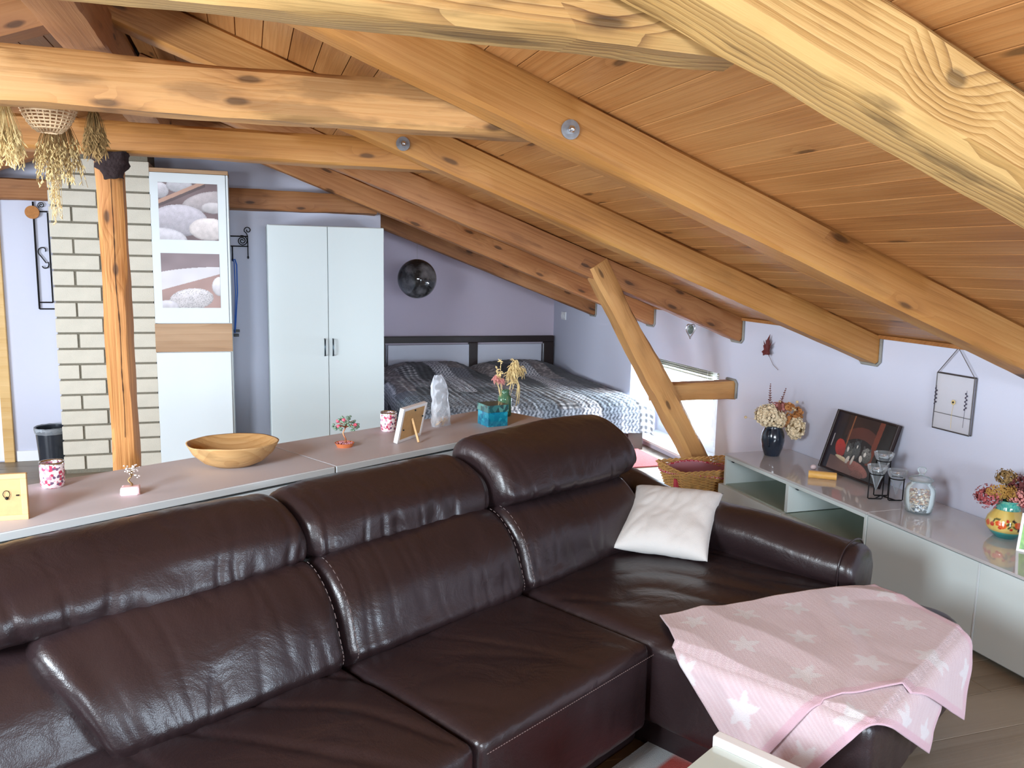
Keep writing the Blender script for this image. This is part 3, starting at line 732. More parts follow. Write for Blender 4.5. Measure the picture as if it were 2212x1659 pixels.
# patchwork cover, laid over the mattress and hanging at foot and side
def patch(u, v):
    uu = u+.035*sin(v*3.1+1)+.02*nz(u*2, v*2); wst = .165
    i = math.floor(uu/wst); fx = uu/wst-i
    seq = (4, 0, 1, 0, 2, 1, 0, 3, 2, 0, 1, 3, 0, 2)
    j = math.floor((v+(i*5 % 7)*.13)/.85); h = seq[(i*1+j*5) % 14]
    n = nz(u*9, v*9, 2); fine = nz(u*34, v*34, 7)
    zig = sin(u*2*pi/.032+1.6*sin(v*2*pi/.05))
    if h == 0: c = (38, 37, 42)
    elif h == 1: c = mixc((98, 88, 88), (168, 158, 154), max(0, min(1, .28+fine*1.8+n)))
    elif h == 2: c = (214, 214, 218) if zig > -.1 else (84, 88, 98)
    elif h == 3:
        a = (sin(u*2*pi/.05) > .2) + (sin(v*2*pi/.05) > .2); c = [(48, 48, 52), (112, 110, 112), (188, 186, 186)][a]
    else: c = mixc((70, 70, 78), (128, 130, 138), .5+.5*zig)
    if v < .62+.25*nz(u*2, 8) and h in (0, 4, 1):  # window glare on the quilting, painted in as bluish zigzag towards the foot
        c = mixc(c, (150, 160, 172) if zig > 0 else (48, 58, 70), .75)
    if fx < .035 or fx > .965: c = mixc(c, (60, 58, 62), .4)
    return c
q = MB(); q.c = []
X0, X1, Y0, Y1 = 1.13, 3.045, 5.74, 7.99
nx, ny = 210, 270; dl = .21; du = .22
us = [(-du+i*((X1-X0)+2*du*.5)/nx) for i in range(nx+1)]
vs = []
for j in range(ny+1):
    v = -dl+j*((Y1-Y0)+dl)/ny
    for i in range(nx+1):
        u = us[i]
        x = X0+max(0, u) ; drop = 0
        if u < 0: drop += -u
        if x > X1: drop += x-X1; x = X1
        y = Y0+max(0, v)
        dv = -v if v < 0 else 0
        d = max(drop, dv)
        e = min(1, min(x-X0, X1-x)/.10) ; e2 = min(1, (y-Y0)/.12)
        z = .392-.035*(1-max(0, e))**2-.035*(1-max(0, e2))**2
        # pillows under the cover
        ph = 0
        for pc in (1.66, 2.56):
            ph = max(ph, .085*max(0, 1-((x-pc)/.43)**4)*ss(7.25, 7.6, y)*(1-.5*ss(7.8, 8.0, y)))
        z += ph
        z += .012*nz(x*2.1, y*1.7, 3)+.006*nz(x*6, y*5, 1)+.0035*nz(x*24, y*24, 9)+.004*abs(sin(x*2*pi/.11+1.5*nz(y*4, x*3)))
        yy = y; xx = x
        if d > 0:
            z -= d
            if dv: yy -= .012+.018*nz(x*5, 4)*min(1, dv/.1)+.02*min(1, dv/.05)
            if drop: xx += (-1 if u < 0 else .0)*(.01+.015*abs(nz(y*5, 7)))
        vs.append(BX(xx, yy, z)); q.c.append(patch(u+.03*nz(v, 3), v))
q.add(vs, [(j*(nx+1)+i, j*(nx+1)+i+1, (j+1)*(nx+1)+i+1, (j+1)*(nx+1)+i) for j in range(ny) for i in range(nx)])
o = q.build('bedspread', M_bed, loc=(2.1, 6.95, 0), smooth=True); tag(o, 'patchwork bedspread in charcoal, brown and white squares on the bed', 'bedspread')

# ---- globe lamp/ball, pendant, sockets, leaf
gb = thing('hanging_ball', 'dark glossy ball hanging on a thread above the bed', 'ball', (1.397, 7.06, 1.30))
m, N, L, b = nt('smoky_ball'); tcx = N.new('ShaderNodeTexCoord'); nn = N.new('ShaderNodeTexNoise'); nn.inputs['Scale'].default_value = 9; nn.inputs['Detail'].default_value = 5; nn.inputs['Roughness'].default_value = .5
L.new(tcx.outputs['Object'], nn.inputs['Vector']); cr_ = N.new('ShaderNodeValToRGB'); cr_.color_ramp.elements[0].position = .42; cr_.color_ramp.elements[0].color = rgba((40, 38, 38)); cr_.color_ramp.elements[1].position = .68; cr_.color_ramp.elements[1].color = rgba((118, 114, 116))
L.new(nn.outputs['Fac'], cr_.inputs[0]); L.new(cr_.outputs[0], b.inputs['Base Color']); b.inputs['Roughness'].default_value = .06; b.inputs['Coat Weight'].default_value = .3
MB().sphere((0, 0, 0), .17, sub=4).build('shell', m, gb, smooth=True)
MB().tube([(0, 0, .168), (0, 0, .33)], .0012, 5).build('thread', mat('thread', (170, 165, 165), .8), gb)
for (y, z) in ((7.80, .93),):
    sk = thing('wall_socket', 'small white double socket high on the wall beside the bed', 'socket', (XW, y, z))
    MB().box((-.012, -.06, -.04), (0, .06, .04), bev=.004).build('plate', M_white2, sk)
    for s_ in (-.03, .03):
        Mx = Matrix.Rotation(radians(-90), 4, 'Y'); Mx.translation = Vector((-.012, s_, 0))
        MB().lathe([(0, .001), (.019, .001), (.021, .004), (.024, .004), (.024, 0)], 20, M=Mx).build('outlet', M_white2, sk)
pd = thing('hanging_pendant', 'small heart shaped glass pendant hanging from the rafter end', 'pendant', (2.715, 4.665, 1.055))
MB().tube([(0, 0, .055), (0, 0, .135)], .0015, 5).build('cord', mat('dark_cord', (60, 60, 58), .8), pd)
hp = MB(); pts = []
for i in range(33):
    t = 2*pi*i/32; X = .032*sin(t)**3*1.0; Z = .0026*(13*cos(t)-5*cos(2*t)-2*cos(3*t)-cos(4*t))-.01; pts.append((X, 0, Z*1.25+.01))
hp.tube(pts[:-1], .004, 6, closed=True); hp.build('silver_rim', M_chrome, pd, smooth=True)
hh = MB(); hh.sphere((0, 0, .004), .022, sub=2, sc=(1, .25, 1.5)); hh.build('stone', mat('grey_stone', (86, 92, 84), .2, mottle=.5, mscale=90), pd, smooth=True)

def leafshape(R):
    pts = []
    spec = [(90, 1.0), (76, .62), (66, .72), (56, .42), (40, .92), (30, .66), (22, .74), (8, .40), (-8, .78), (-18, .55), (-34, .58), (-52, .30), (-80, .24)]
    for a, r in spec: pts.append((R*r*cos(radians(a)), R*r*sin(radians(a))))
    return pts+[(-x, y) for x, y in reversed(pts[1:])]
lf = thing('maple_leaf', 'dark red dried maple leaf with long stem stuck on the wall', 'leaf', (XW-.02, 4.30, .955))
ls = leafshape(.105); L2 = MB(); n = len(ls)
vs = [(0, 0, 0)]+[(-.02*abs(x)/.1-.015*nz(x*20, y*20), x*.62-y*.12, y) for x, y in ls]
vs2 = [(x-.0012, y, z) for x, y, z in vs]
L2.add(vs, [(0, i+1, (i+1) % n+1) for i in range(n)]); L2.add(vs2, [(0, (i+1) % n+1, i+1) for i in range(n)])
L2.build('blade', M_leaf, lf)
MB().tube([(0, 0, -.01), (.004, -.02, -.04), (.006, -.055, -.08), (.004, -.11, -.105)], .0014, 5).build('stem', mat('dry_stem', (120, 100, 90), .8), lf, smooth=True)

# ---- glass frame on the knee wall
wf = thing('pressed_flower_frame', 'double glass frame with pressed flowers hanging on a chain on wall', 'picture frame', (XW-.018, 2.882, .87))
def FR(u, z): return (0, -u, z)
fw_, fh = .104, .13
fr = MB(); cs = [(-fw_, -fh), (fw_, -fh), (fw_, fh), (-fw_, fh)]
for a, b_ in zip(cs, cs[1:]+cs[:1]): fr.tube([FR(*a), FR(*b_)], .0035, 4)
for a, b_ in zip(cs, cs[1:]+cs[:1]): fr.tube([(.012,)+FR(*a)[1:], (.012,)+FR(*b_)[1:]], .0028, 4)
fr.tube([FR(-fw_, -.055), FR(fw_, -.055)], .002, 4)
fr.build('lead_frame', mat('lead', (84, 80, 80), .45, metal=.5), wf)
MB().box((-.001, -fw_, -fh), (.001, fw_, fh)).build('pane', thin('frame_glass', (225, 222, 226), .35, .05, .6), wf)
chn = MB(); top_ = (0, 0, .255)
for sgn in (-1, 1):
    for i in range(22):
        t0, t1 = i/22, (i+.8)/22
        a = (0, sgn*fw_*(1-t0), fh+(top_[2]-fh)*t0); b_ = (0, sgn*fw_*(1-t1), fh+(top_[2]-fh)*t1); chn.tube([a, b_], .0022, 4)
chn.build('chain', mat('chain_metal', (120, 112, 110), .4, metal=.7), wf)
MB().tube([(.002, 0, .255), (.018, 0, .256)], .003, 6).build('nail', M_zinc, wf)
fl_ = MB()
fl_.tube([(-.003, -.005, .0), (-.003, 0, -.06), (-.003, -.004, -.115)], .0009, 4)
for k in range(7):
    a = k*2*pi/7; fl_.sphere((-.004, -.005+.008*cos(a), .006+.008*sin(a)), .005, sub=1, sc=(.3, 1, 1))
fl_.build('pressed_bloom', mat('pale_yellow_bloom', (206, 182, 130), .8), wf)
MB().sphere((-.006, -.005, .006), .005, sc=(.5, 1, 1)).build('bloom_eye', M_black, wf)
for y in (.098, -.072):
    lv = MB(); lv.tube([(-.003, y, .07), (-.003, y+.004, -.1)], .0008, 4)
    for k in range(9): lv.sphere((-.004, y+.004*(-1)**k, .055-k*.009), .0042, sub=1, sc=(.4, 1, 1.2))
    lv.build('pressed_lavender', mat('dark_lavender', (58, 50, 66), .8), wf)

# ---- TV cabinets along the knee wall
tv = thing('low_cabinet', 'low pale cabinet with two open compartments above drawers, beside the basket', 'cabinet', (2.62, 3.455, 0))
def LC(x, y, z): return (x-2.62, y-3.455, z)
m = MB(); YA, YZ = 2.875, 4.035
m.box(LC(2.64, YA, .03), LC(3.06, YZ, .20), bev=.001)
m.box(LC(2.62, YZ-.018, .20), LC(3.06, YZ, .376), bev=.001); m.box(LC(2.62, YA, .20), LC(3.06, YA+.018, .376), bev=.001)
m.box(LC(2.62, 3.437, .215), LC(3.06, 3.462, .36), bev=.001); m.box(LC(2.62, YA+.018, .36), LC(3.06, YZ-.018, .378), bev=.001)
m.box(LC(3.045, YA+.018, .2), LC(3.06, YZ-.018, .36)); m.box(LC(2.66, YA, 0), LC(3.06, YZ, .03))
m.build('body', M_tvin, tv)
MB().box(LC(2.625, YA+.02, .2), LC(3.044, 3.437, .212)).build('glass_shelf', M_shelfg, tv)
MB().box(LC(2.625, 3.462, .2), LC(3.044, YZ-.02, .212)).build('glass_shelf', M_shelfg, tv)
MB().box(LC(2.60, 3.462, .03), LC(2.638, YZ+.022, .206), bev=.002).build('drawer_front', M_tvdoor, tv)
MB().box(LC(2.60, YA+.004, .03), LC(2.638, 3.458, .206), bev=.002).build('drawer_front', M_tvdoor, tv)
MB().box(LC(2.615, YA-.002, .379), LC(3.062, YZ+.003, .391), bev=.0015).build('glass_top', M_tvtop, tv)
for y in (4.0, 3.41):
    Mx = Matrix.Rotation(radians(90), 4, 'X'); Mx.translation = Vector(LC(2.66, y+.015, .345))
    MB().lathe([(0, 0), (.008, 0), (.008, .012), (0, .012)], 12, M=Mx).build('peg', M_steel, tv)
lc2 = thing('low_cabinet', 'low cabinet with plain pale doors in front of the painted vase', 'cabinet', (2.62, 2.0, 0))
m = MB().box((.02, -1.0, .03), (.44, .872, .378), bev=.001).box((.05, -1.0, 0), (.44, .872, .03)); m.build('body', M_tvin, lc2)
for a, b_ in ((.279, .87), (-.32, .271), (-.92, -.328)): MB().box((0, a, .028), (.018, b_, .374), bev=.0015).build('door', M_tvdoor, lc2)
MB().box((-.001, .2715, .028), (.018, .2785, .374)).build('edge_strip', M_white, lc2)
MB().box((-.005, -1.0, .379), (.442, .871, .391), bev=.0015).build('glass_top', M_tvtop, lc2)

# ---- sideboard
SU0, SU1, SV0, SV1, SZ = -.81, 2.79, 2.30, 2.73, .76
sb = thing('sideboard', 'long white sideboard with a taupe gloss top behind the sofa', 'sideboard', UVW(.99, 2.30), A)
def SBp(u, v, z): return (u-.99, v-2.30, z)
MB().box(SBp(SU0, SV0+.03, .05), SBp(SU1-.012, SV1, .735), bev=.002).build('body', M_white, sb)
MB().box(SBp(SU0, SV0+.08, 0), SBp(SU1-.05, SV1, .05)).build('plinth', M_white, sb)
for a, b_ in ((SU0, .388), (.392, 1.588), (1.592, SU1)):
    MB().box(SBp(a, SV0, .735), SBp(b_-.002, SV1+.004, SZ-.0015), bev=.002).build('top_core', M_white, sb)
    MB().box(SBp(a, SV0+.002, SZ-.0012), SBp(b_-.002, SV1+.003, SZ)).build('top_panel', M_sidetop, sb)
u = SU0
while u < SU1-.1:
    MB().box(SBp(u+.002, SV0+.008, .42), SBp(min(u+.598, SU1-.012), SV0+.028, .725), bev=.0015).build('drawer_front', M_white, sb)
    MB().box(SBp(u+.002, SV0+.008, .055), SBp(min(u+.598, SU1-.012), SV0+.028, .412), bev=.0015).build('drawer_front', M_white, sb)
    u += .6

# ---- sofa ---------------------------------------------------------------
SFU, SFV = 1.6, 1.5
sofa = thing('sofa', 'large dark brown leather corner sofa with a chaise', 'sofa', UVW(SFU, SFV), A)
def SP(u, v, z): return (u-SFU, v-SFV, z)
def catmull(P, n):
    out = []; k = len(P)
    for i in range(k):
        p0, p1, p2, p3 = [Vector(P[(i+j-1) % k]) for j in range(4)]
        for s_ in range(n):
            t = s_/n
            out.append(.5*((2*p1)+(p2-p0)*t+(2*p0-5*p1+4*p2-p3)*t*t+(3*p1-p0-3*p2+p3)*t**3))
    return out
def cushion(name, prof, a, b, axis='u', round_=.035, nst=90, ncm=7, puff=.012, fold=.006, seed=0, parent=sofa, m=M_leather, fw=14, shear=None, foldat=None):
    """closed profile (v,z) swept along u, ends drawn in, seams puckered"""
    pr = catmull([(x, y) for x, y in prof], ncm); k = len(pr)
    c = sum(pr, Vector((0, 0)))/k; mb = MB(); vs = []
    st = []
    for i in range(nst+1):
        t = i/nst; st.append(.5-.5*cos(pi*t) if False else t)
    for t in st:
        u = a+(b-a)*t; de = min(t, 1-t)*(b-a)
        e = 1 if de > round_ else sqrt(max(0, 1-(1-de/round_)**2))
        r = round_
        mid = 1-(2*t-1)**4
        near = exp(-de/.05)
        for j, p in enumerate(pr):
            d = p-c; L_ = d.length; nd = d.normalized()
            q = L_-r*(1-e)*1.0
            q = max(q, L_*.15)
            q += puff*mid*(.6+.8*nz(u*2.3, j*.11, seed+2))
            s_ = j/k*2.2
            # gathered folds, running over the cushion
            wv = 1-abs(nz(u*fw+.5*nz(u*3, s_*1.5, seed), s_*.9, seed*3.1))*2.2
            fd = max(0, wv-.45)**1.5
            wgt = .35+1.3*near+(foldat(p, u) if foldat else 0)
            q -= fold*fd*wgt
            q += .0022*nz(u*5, s_*3, seed+9)
            P = c+nd*q
            if shear: uu = u+shear(p)*(1 if t < .5 else 0)*(1-2*t if t < .5 else 0)
            else: uu = u
            vs.append(SP(uu, P.x, P.y) if axis == 'u' else SP(P.x, uu, P.y))
    fs = [(i*k+j, i*k+(j+1) % k, (i+1)*k+(j+1) % k, (i+1)*k+j) for i in range(nst) for j in range(k)]
    fs += [tuple(reversed(range(k))), tuple(nst*k+j for j in range(k))]
    mb.add(vs, fs)
    o = mb.build(name, m, parent, smooth=True); return o
backp = [(1.700, .40), (1.708, .455), (1.752, .560), (1.835, .632), (1.92, .63), (2.0, .56), (2.02, .42), (1.93, .33), (1.76, .335)]
headp = [(1.915, .628), (1.868, .648), (1.872, .705), (1.915, .757), (2.02, .792), (2.12, .775), (2.165, .70), (2.12, .635), (2.02, .622)]
headp3 = [(1.905, .622), (1.822, .655), (1.80, .70), (1.845, .775), (1.94, .832), (2.04, .846), (2.10, .80), (2.10, .70), (2.02, .63)]
lowf = lambda p, u: 1.6*max(0, 1-abs(p.y-.67)/.07) if p.x < 1.95 else 0
for i, (a, b) in enumerate(((.50, 1.208), (1.212, 1.918), (1.922, 2.63))):
    cushion('back_cushion', backp, a, b, seed=i+1, puff=.022, fold=.007, shear=(lambda p: .10*(.64-p.y)/.25) if i == 0 else None, foldat=lambda p, u: .5)
cushion('back_cushion', [(v+.06, z-.02) for v, z in backp], -.6, .66, seed=8, puff=.004, fold=.003)
for i, (a, b, P) in enumerate(((.40, 1.208, headp), (1.212, 1.922, headp), (1.926, 2.70, headp3))):
    cushion('headrest', P, a, b, seed=20+i, puff=.02, fold=.010, fw=16, foldat=lowf, round_=.04)
cushion('headrest', [(v+.04, z-.01) for v, z in headp], -.6, .392, seed=27, puff=.01)
# double-stitched seams
def seamline(pts, gap=.006):
    mb = MB()
    for s_ in (-1, 1):
        for i in range(len(pts)-1):
            p, q = Vector(pts[i]), Vector(pts[i+1]); n = max(1, int((q-p).length/.008))
            for k in range(n):
                a = p.lerp(q, k/n); b = p.lerp(q, (k+.6)/n); off = Vector((gap*s_, 0, 0)); mb.tube([a+off, b+off], .0009, 3, cap=False)
    return mb
# seats
def seatblock(name, a, b, c, d, z0, z1, seed, rr=.045, puff=.012, nx=60, ny=60, nzz=16, fold=.004, amp=.006, fn=None):
    mb = MB(); idx = {}; vs = []; fs = []
    sx, sy, sz = (b-a)/2, (d-c)/2, (z1-z0)/2; cx, cy, cz = (a+b)/2, (c+d)/2, (z0+z1)/2
    def pt(i, j, k):
        key = (i, j, k)
        if key in idx: return idx[key]
        x, y, z = -sx+2*sx*i/nx, -sy+2*sy*j/ny, -sz+2*sz*k/nzz
        qx = max(-sx+rr, min(sx-rr, x)); qy = max(-sy+rr, min(sy-rr, y)); qz = max(-sz+rr, min(sz-rr, z))
        dv = Vector((x-qx, y-qy, z-qz))
        nrm = dv.normalized() if dv.length > 1e-9 else Vector((0, 0, 1))
        if dv.length > rr*.999 or sum(1 for t in dv if abs(t) > 1e-9) > 1: p = Vector((qx, qy, qz))+nrm*rr
        else: p = Vector((x, y, z))
        fx, fy = x/sx, y/sy
        if z > 0: p.z += puff*(1-fx**4)*(1-fy**4)*ss(0, sz, z)
        wv = 1-abs(nz((p.x*1.1+p.y*.5)*5+.6*nz(p.x*2, p.y*2, seed), (p.y-p.x*.4)*1.6, seed*2.3))*2.3
        ds = -fold*max(0, wv-.5)**1.4*2+amp*nz(p.x*4, p.y*4, seed+p.z*4)
        if k == nzz: p.z += ds
        else: p += nrm*ds*.7*(1 if dv.length > 1e-9 else 0)
        P = Vector((cx, cy, cz))+p
        if fn: P = fn(P)
        idx[key] = len(vs); vs.append(SP(*P)); return idx[key]
    for i in range(nx):
        for j in range(ny):
            fs.append((pt(i, j, nzz), pt(i+1, j, nzz), pt(i+1, j+1, nzz), pt(i, j+1, nzz)))
            fs.append((pt(i, j, 0), pt(i, j+1, 0), pt(i+1, j+1, 0), pt(i+1, j, 0)))
    for i in range(nx):
        for k in range(nzz):
            fs.append((pt(i, 0, k), pt(i+1, 0, k), pt(i+1, 0, k+1), pt(i, 0, k+1)))
            fs.append((pt(i, ny, k), pt(i, ny, k+1), pt(i+1, ny, k+1), pt(i+1, ny, k)))
    for j in range(ny):
        for k in range(nzz):
            fs.append((pt(0, j, k), pt(0, j, k+1), pt(0, j+1, k+1), pt(0, j+1, k)))
            fs.append((pt(nx, j, k), pt(nx, j+1, k), pt(nx, j+1, k+1), pt(nx, j, k+1)))
    mb.add(vs, fs); return mb.build(name, M_leather, sofa, smooth=True)
seatblock('seat', 1.213, 1.913, 1.205, 1.84, .12, .388, 3, rr=.03)
seatblock('seat', .503, 1.208, 1.205, 1.84, .12, .388, 4, rr=.03, fold=.009)
seatblock('seat', -.25, .498, 1.205, 1.94, .12, .388, 5, rr=.03)
def chf(P):
    # plan corners of the chaise are rounded
    u, v = P.x, P.y; cu, cv, R = 2.80-.12, .59+.12, .12
    if u > cu and v < cv:
        d = Vector((u-cu, v-cv)); m_ = max(abs(d.x), abs(d.y)); L_ = d.length
        if L_ > 1e-6: d = d*(m_/L_)*1.0; P.x = cu+d.x; P.y = cv+d.y
    return P
seatblock('chaise_seat', 1.918, 2.80, .592, 1.86, .12, .392, 6, rr=.04, nx=80, ny=110, puff=.016, fold=.008, fn=chf)
def sbox(a, b, name, bev=.02, m=M_leather):
    return MB().box(SP(*a), SP(*b), bev=bev).build(name, m, sofa, smooth=True, angle=50)
sbox((-.25, 1.30, .0), (2.0, 1.9, .118), 'base')
sbox((2.0, .67, .0), (2.74, 1.9, .118), 'base')
sbox((-.25, 1.9, .03), (2.86, 2.2, .60), 'back_shell', .05)
# armrest, along v
armp = [(2.725, .36), (2.70, .42), (2.705, .475), (2.755, .515), (2.84, .52), (2.905, .49), (2.918, .40), (2.918, .2), (2.90, .06), (2.80, .05), (2.76, .2)]
am = cushion('armrest', armp, .935, 2.16, axis='v', seed=33, puff=.008, fold=.004, round_=.045, nst=110, fw=9)
for v in am.data.vertices:
    vv = v.co.y+SFV
    if v.co.z > .2: v.co.z += (.03*ss(.95, 1.4, vv)+.055*ss(1.72, 2.0, vv))*(v.co.z-.2)/.3
pp = MB(); pts = []
for x, z in catmull([(q[0], q[1]) for q in armp[:8]], 5)[:34]: pts.append(SP(x+(-.004 if x < 2.8 else .006), .985, z+.012*(z > .45)))
pp.tube(pts, .0035, 5); pp.build('piping', M_leather, sofa, smooth=True)
sm = seamline([SP(1.955, .80+.02*i, .394) for i in range(3)])
ms = MB()
for (uu, P) in ((1.21, backp), (1.92, backp)):
    pr = catmull(P, 5)[0:18]
    for s_ in (-1, 1):
        for a, b in zip(pr, pr[1:]):
            ms.tube([SP(uu+s_*.024, a.x-.006, a.y+.006), SP(uu+s_*.024, (a.x*.4+b.x*.6)-.006, (a.y*.4+b.y*.6)+.006)], .0010, 3, cap=False)
for i in range(76):
    u_ = 1.23+i*.009; ms.tube([SP(u_, 1.199, .355), SP(u_+.0055, 1.199, .355)], .0009, 3, cap=False)
o = ms.build('stitching', M_stitch, sofa); o['kind'] = 'stuff'
# ---- throw pillow

def pillow(name, TL, TR, BR, BL, th, m, N_=44):
    TL, TR, BR, BL = map(Vector, (TL, TR, BR, BL)); mb = MB(); vs = []
    nrm = ((TR-TL).cross(BL-TL)).normalized()
    for sgn in (1, -1):
        for j in range(N_+1):
            for i in range(N_+1):
                s_, t = i/N_, j/N_; x, y = 2*s_-1, 2*t-1
                pin = .07*(1-y*y)*x*abs(x), .07*(1-x*x)*y*abs(y)
                ss_, tt = s_-pin[0]*.5, t-pin[1]*.5
                P = (TL*(1-ss_)+TR*ss_)*(1-tt)+(BL*(1-ss_)+BR*ss_)*tt
                h = th*((1-x**4)*(1-y**4))**.55
                h *= 1+.10*nz(s_*3, t*3, 2)
                edge = max(abs(x), abs(y))
                h += .003*nz(s_*5, t*5, sgn)*(1-edge**6)-.0035*max(0, 1-abs(nz(s_*7+t*4, t*3-s_*2, 5))*3)*(1-edge**8)
                vs.append(P+nrm*h*sgn*(1 if edge < 1 else 0))
    k = (N_+1)**2
    fs = []
    for o_ in (0, k):
        for j in range(N_):
            for i in range(N_):
                a = o_+j*(N_+1)+i; fs.append((a, a+1, a+N_+2, a+N_+1) if o_ else (a, a+N_+1, a+N_+2, a+1))
    mb.add(vs, fs)
    o = mb.build(name, m, smooth=True)
    bm = bmesh.new(); bm.from_mesh(o.data); bmesh.ops.remove_doubles(bm, verts=bm.verts[:], dist=.0005); bmesh.ops.recalc_face_normals(bm, faces=bm.faces[:]); bm.to_mesh(o.data); bm.free()
    return o
pw_ = pillow('throw_pillow', UVW(2.687, 1.805, .588), UVW(2.837, 1.50, .59), UVW(2.535, 1.386, .42), UVW(2.376, 1.695, .43), .058, M_pillow)
tag(pw_, 'cream square throw pillow leaning in the sofa corner by the armrest', 'pillow')

# ---- folded blanket over the chaise
CU, CV, CZ = 1.912, .586, .402
def star(x, y, R):
    a = math.atan2(y, x); r = hypot(x, y); s_ = 2*pi/5; t = ((a+pi/2) % s_)-s_/2
    return r < R*(.50/ max(.30, cos(abs(t)-.0)*.5+.62*abs(t)))
def instar(x, y, R, rot=0):
    a = math.atan2(y, x)+rot; r = hypot(x, y); t = abs(((a) % (2*pi/5))-pi/5)/(pi/5)
    return r < R*(.42+.58*t**1.35)
def blanket(name, quad, lift, cell, hem, seed, parent, nx=170, ny=150, th=.004):
    TL, TR, BR, BL = [Vector(q) for q in quad]; Wd = (TR-TL).length; Ht = (BL-TL).length
    mb = MB(); mb.c = []; vs = []
    for j in range(ny+1):
        for i in range(nx+1):
            s_, t = i/nx, j/ny
            P = (TL*(1-s_)+TR*s_)*(1-t)+(BL*(1-s_)+BR*s_)*t
            u, v = P.x, P.y
            h = .007*nz(u*3.5, v*3.5, seed)+.010*max(0, 1-abs(nz((u+v)*1.3+.4, (u-v)*2.2+3, 4))*5)+.0015*nz(u*11, v*11, seed)
            h *= 1
            dx, dy = max(0, CU-u), max(0, CV-v)
            R = .03
            if dx > 0 or dy > 0:
                d = hypot(dx, dy)
                if d < R*1.57: hor = R*sin(d/R); z = CZ-R*(1-cos(d/R))
                else: hor = R; z = CZ-R-(d-R*1.57)
                hor += .02*ss(0, .25, d)+.012*nz((u+v)*6, 3, seed)*ss(0, .15, d)
                X = u if dx == 0 else CU-hor*dx/d; Y = v if dy == 0 else CV-hor*dy/d
                X = X if dx > 0 else u; Y = Y if dy > 0 else v
                if dx > 0: X -= h*.7+lift
                if dy > 0: Y -= h*.7+lift
                z += lift*.3
                Q = Vector((X, Y, max(z, .01)))
            else: Q = Vector((u, v, CZ+.006+max(-.004, h)+lift))
            # chaise edge rounds away on the right
            vs.append(SP(*Q) if False else tuple(UVW(*Q)))
            a_, b_ = s_*Wd, t*Ht
            e = min(Wd-a_, Ht-b_)
            c = (204, 182, 188)
            gx = (a_/cell) ; gy = (b_/cell); r_ = math.floor(gy); gx += .5*(r_ % 2); k_ = math.floor(gx)
            if instar((gx-k_-.5)*cell, (gy-r_-.5)*cell, cell*.27, .5+k_*1.3+r_*.7): c = (213, 208, 212)
            elif math.floor(a_/.006) % 2: c = (209, 191, 196)
            if e < .02: c = (204, 170, 182)
            mb.c.append(c)
    fs = [(j*(nx+1)+i, j*(nx+1)+i+1, (j+1)*(nx+1)+i+1, (j+1)*(nx+1)+i) for j in range(ny) for i in range(nx)]
    mb.add(vs, fs)
    o = mb.build(name, M_blanket, parent, smooth=True)
    md = o.modifiers.new('thick', 'SOLIDIFY'); md.thickness = th; md.offset = 1
    return o
bk = thing('folded_blanket', 'pale pink star blanket folded over the end of the chaise', 'blanket', (0, 0, 0))
blanket('lower_layer', [(2.05, 1.25), (2.745, .875), (2.22, .375), (1.60, .79)], .0, .175, 0, 3, bk)
blanket('upper_layer', [(2.034, 1.261), (2.765, .885), (2.50, .355), (1.655, .86)], .009, .175, 0, 5, bk)

# ---- coffee table
ct = thing('coffee_table', 'pale coffee table corner with white raised edge, foreground', 'table', UVW(1.2, .5), A)
MB().box((-.6, -.5, .37), (.40, .33, .378), bev=.001).build('glass_top', mat('greenish_glass_top', (196, 206, 198), .08, coat=.5), ct)
MB().box((-.6, -.5, .32), (.40, .33, .369), bev=.003).build('frame', M_white2, ct)
MB().box((.402, -.5, .32), (.432, .336, .398), bev=.003).build('edge_rail', M_white2, ct)
for x in (-.57, .36):
    for y in (-.46, .29): MB().box((x-.025, y-.025, .013), (x+.025, y+.025, .32), bev=.003).build('leg', M_white2, ct)
# rugs
mb = MB(); mb.c = []; vs = []; nx, ny = 130, 100
for j in range(ny+1):
    for i in range(nx+1):
        u = -.1+2.12*i/nx; v = -.2+1.46*j/ny
        n = nz(u*2.2, v*2.2, 3); n2 = nz(u*6, v*6, 8)
        c = mixc((168, 176, 180), (206, 206, 204), .5+n2)
        if n > .12: c = mixc(c, (118, 124, 128), min(1, (n-.12)*5))
        if nz(u*1.9+4, v*1.9, 11) > .12 and v < 1.17: c = mixc(c, (168, 70, 62), min(1, (nz(u*1.9+4, v*1.9, 11)-.12)*9))
        mb.c.append(c); vs.append(UVW(u, v, .009+.001*n2))
mb.add(vs, [(j*(nx+1)+i, j*(nx+1)+i+1, (j+1)*(nx+1)+i+1, (j+1)*(nx+1)+i) for j in range(ny) for i in range(nx)])
o = mb.build('area_rug', painted('grey_red_rug', .95, bump=.7, bscale=300)); md = o.modifiers.new('thick', 'SOLIDIFY'); md.thickness = .008; md.offset = -1
tag(o, 'grey rug with red patches under the coffee table', 'rug')
mb = MB(); mb.box((2.25, 5.22, .001), (2.93, 6.6, .011), bev=.003)
o = mb.build('bedside_rug', M_rug); tag(o, 'small faded red rug beside the bed, below the window', 'rug')

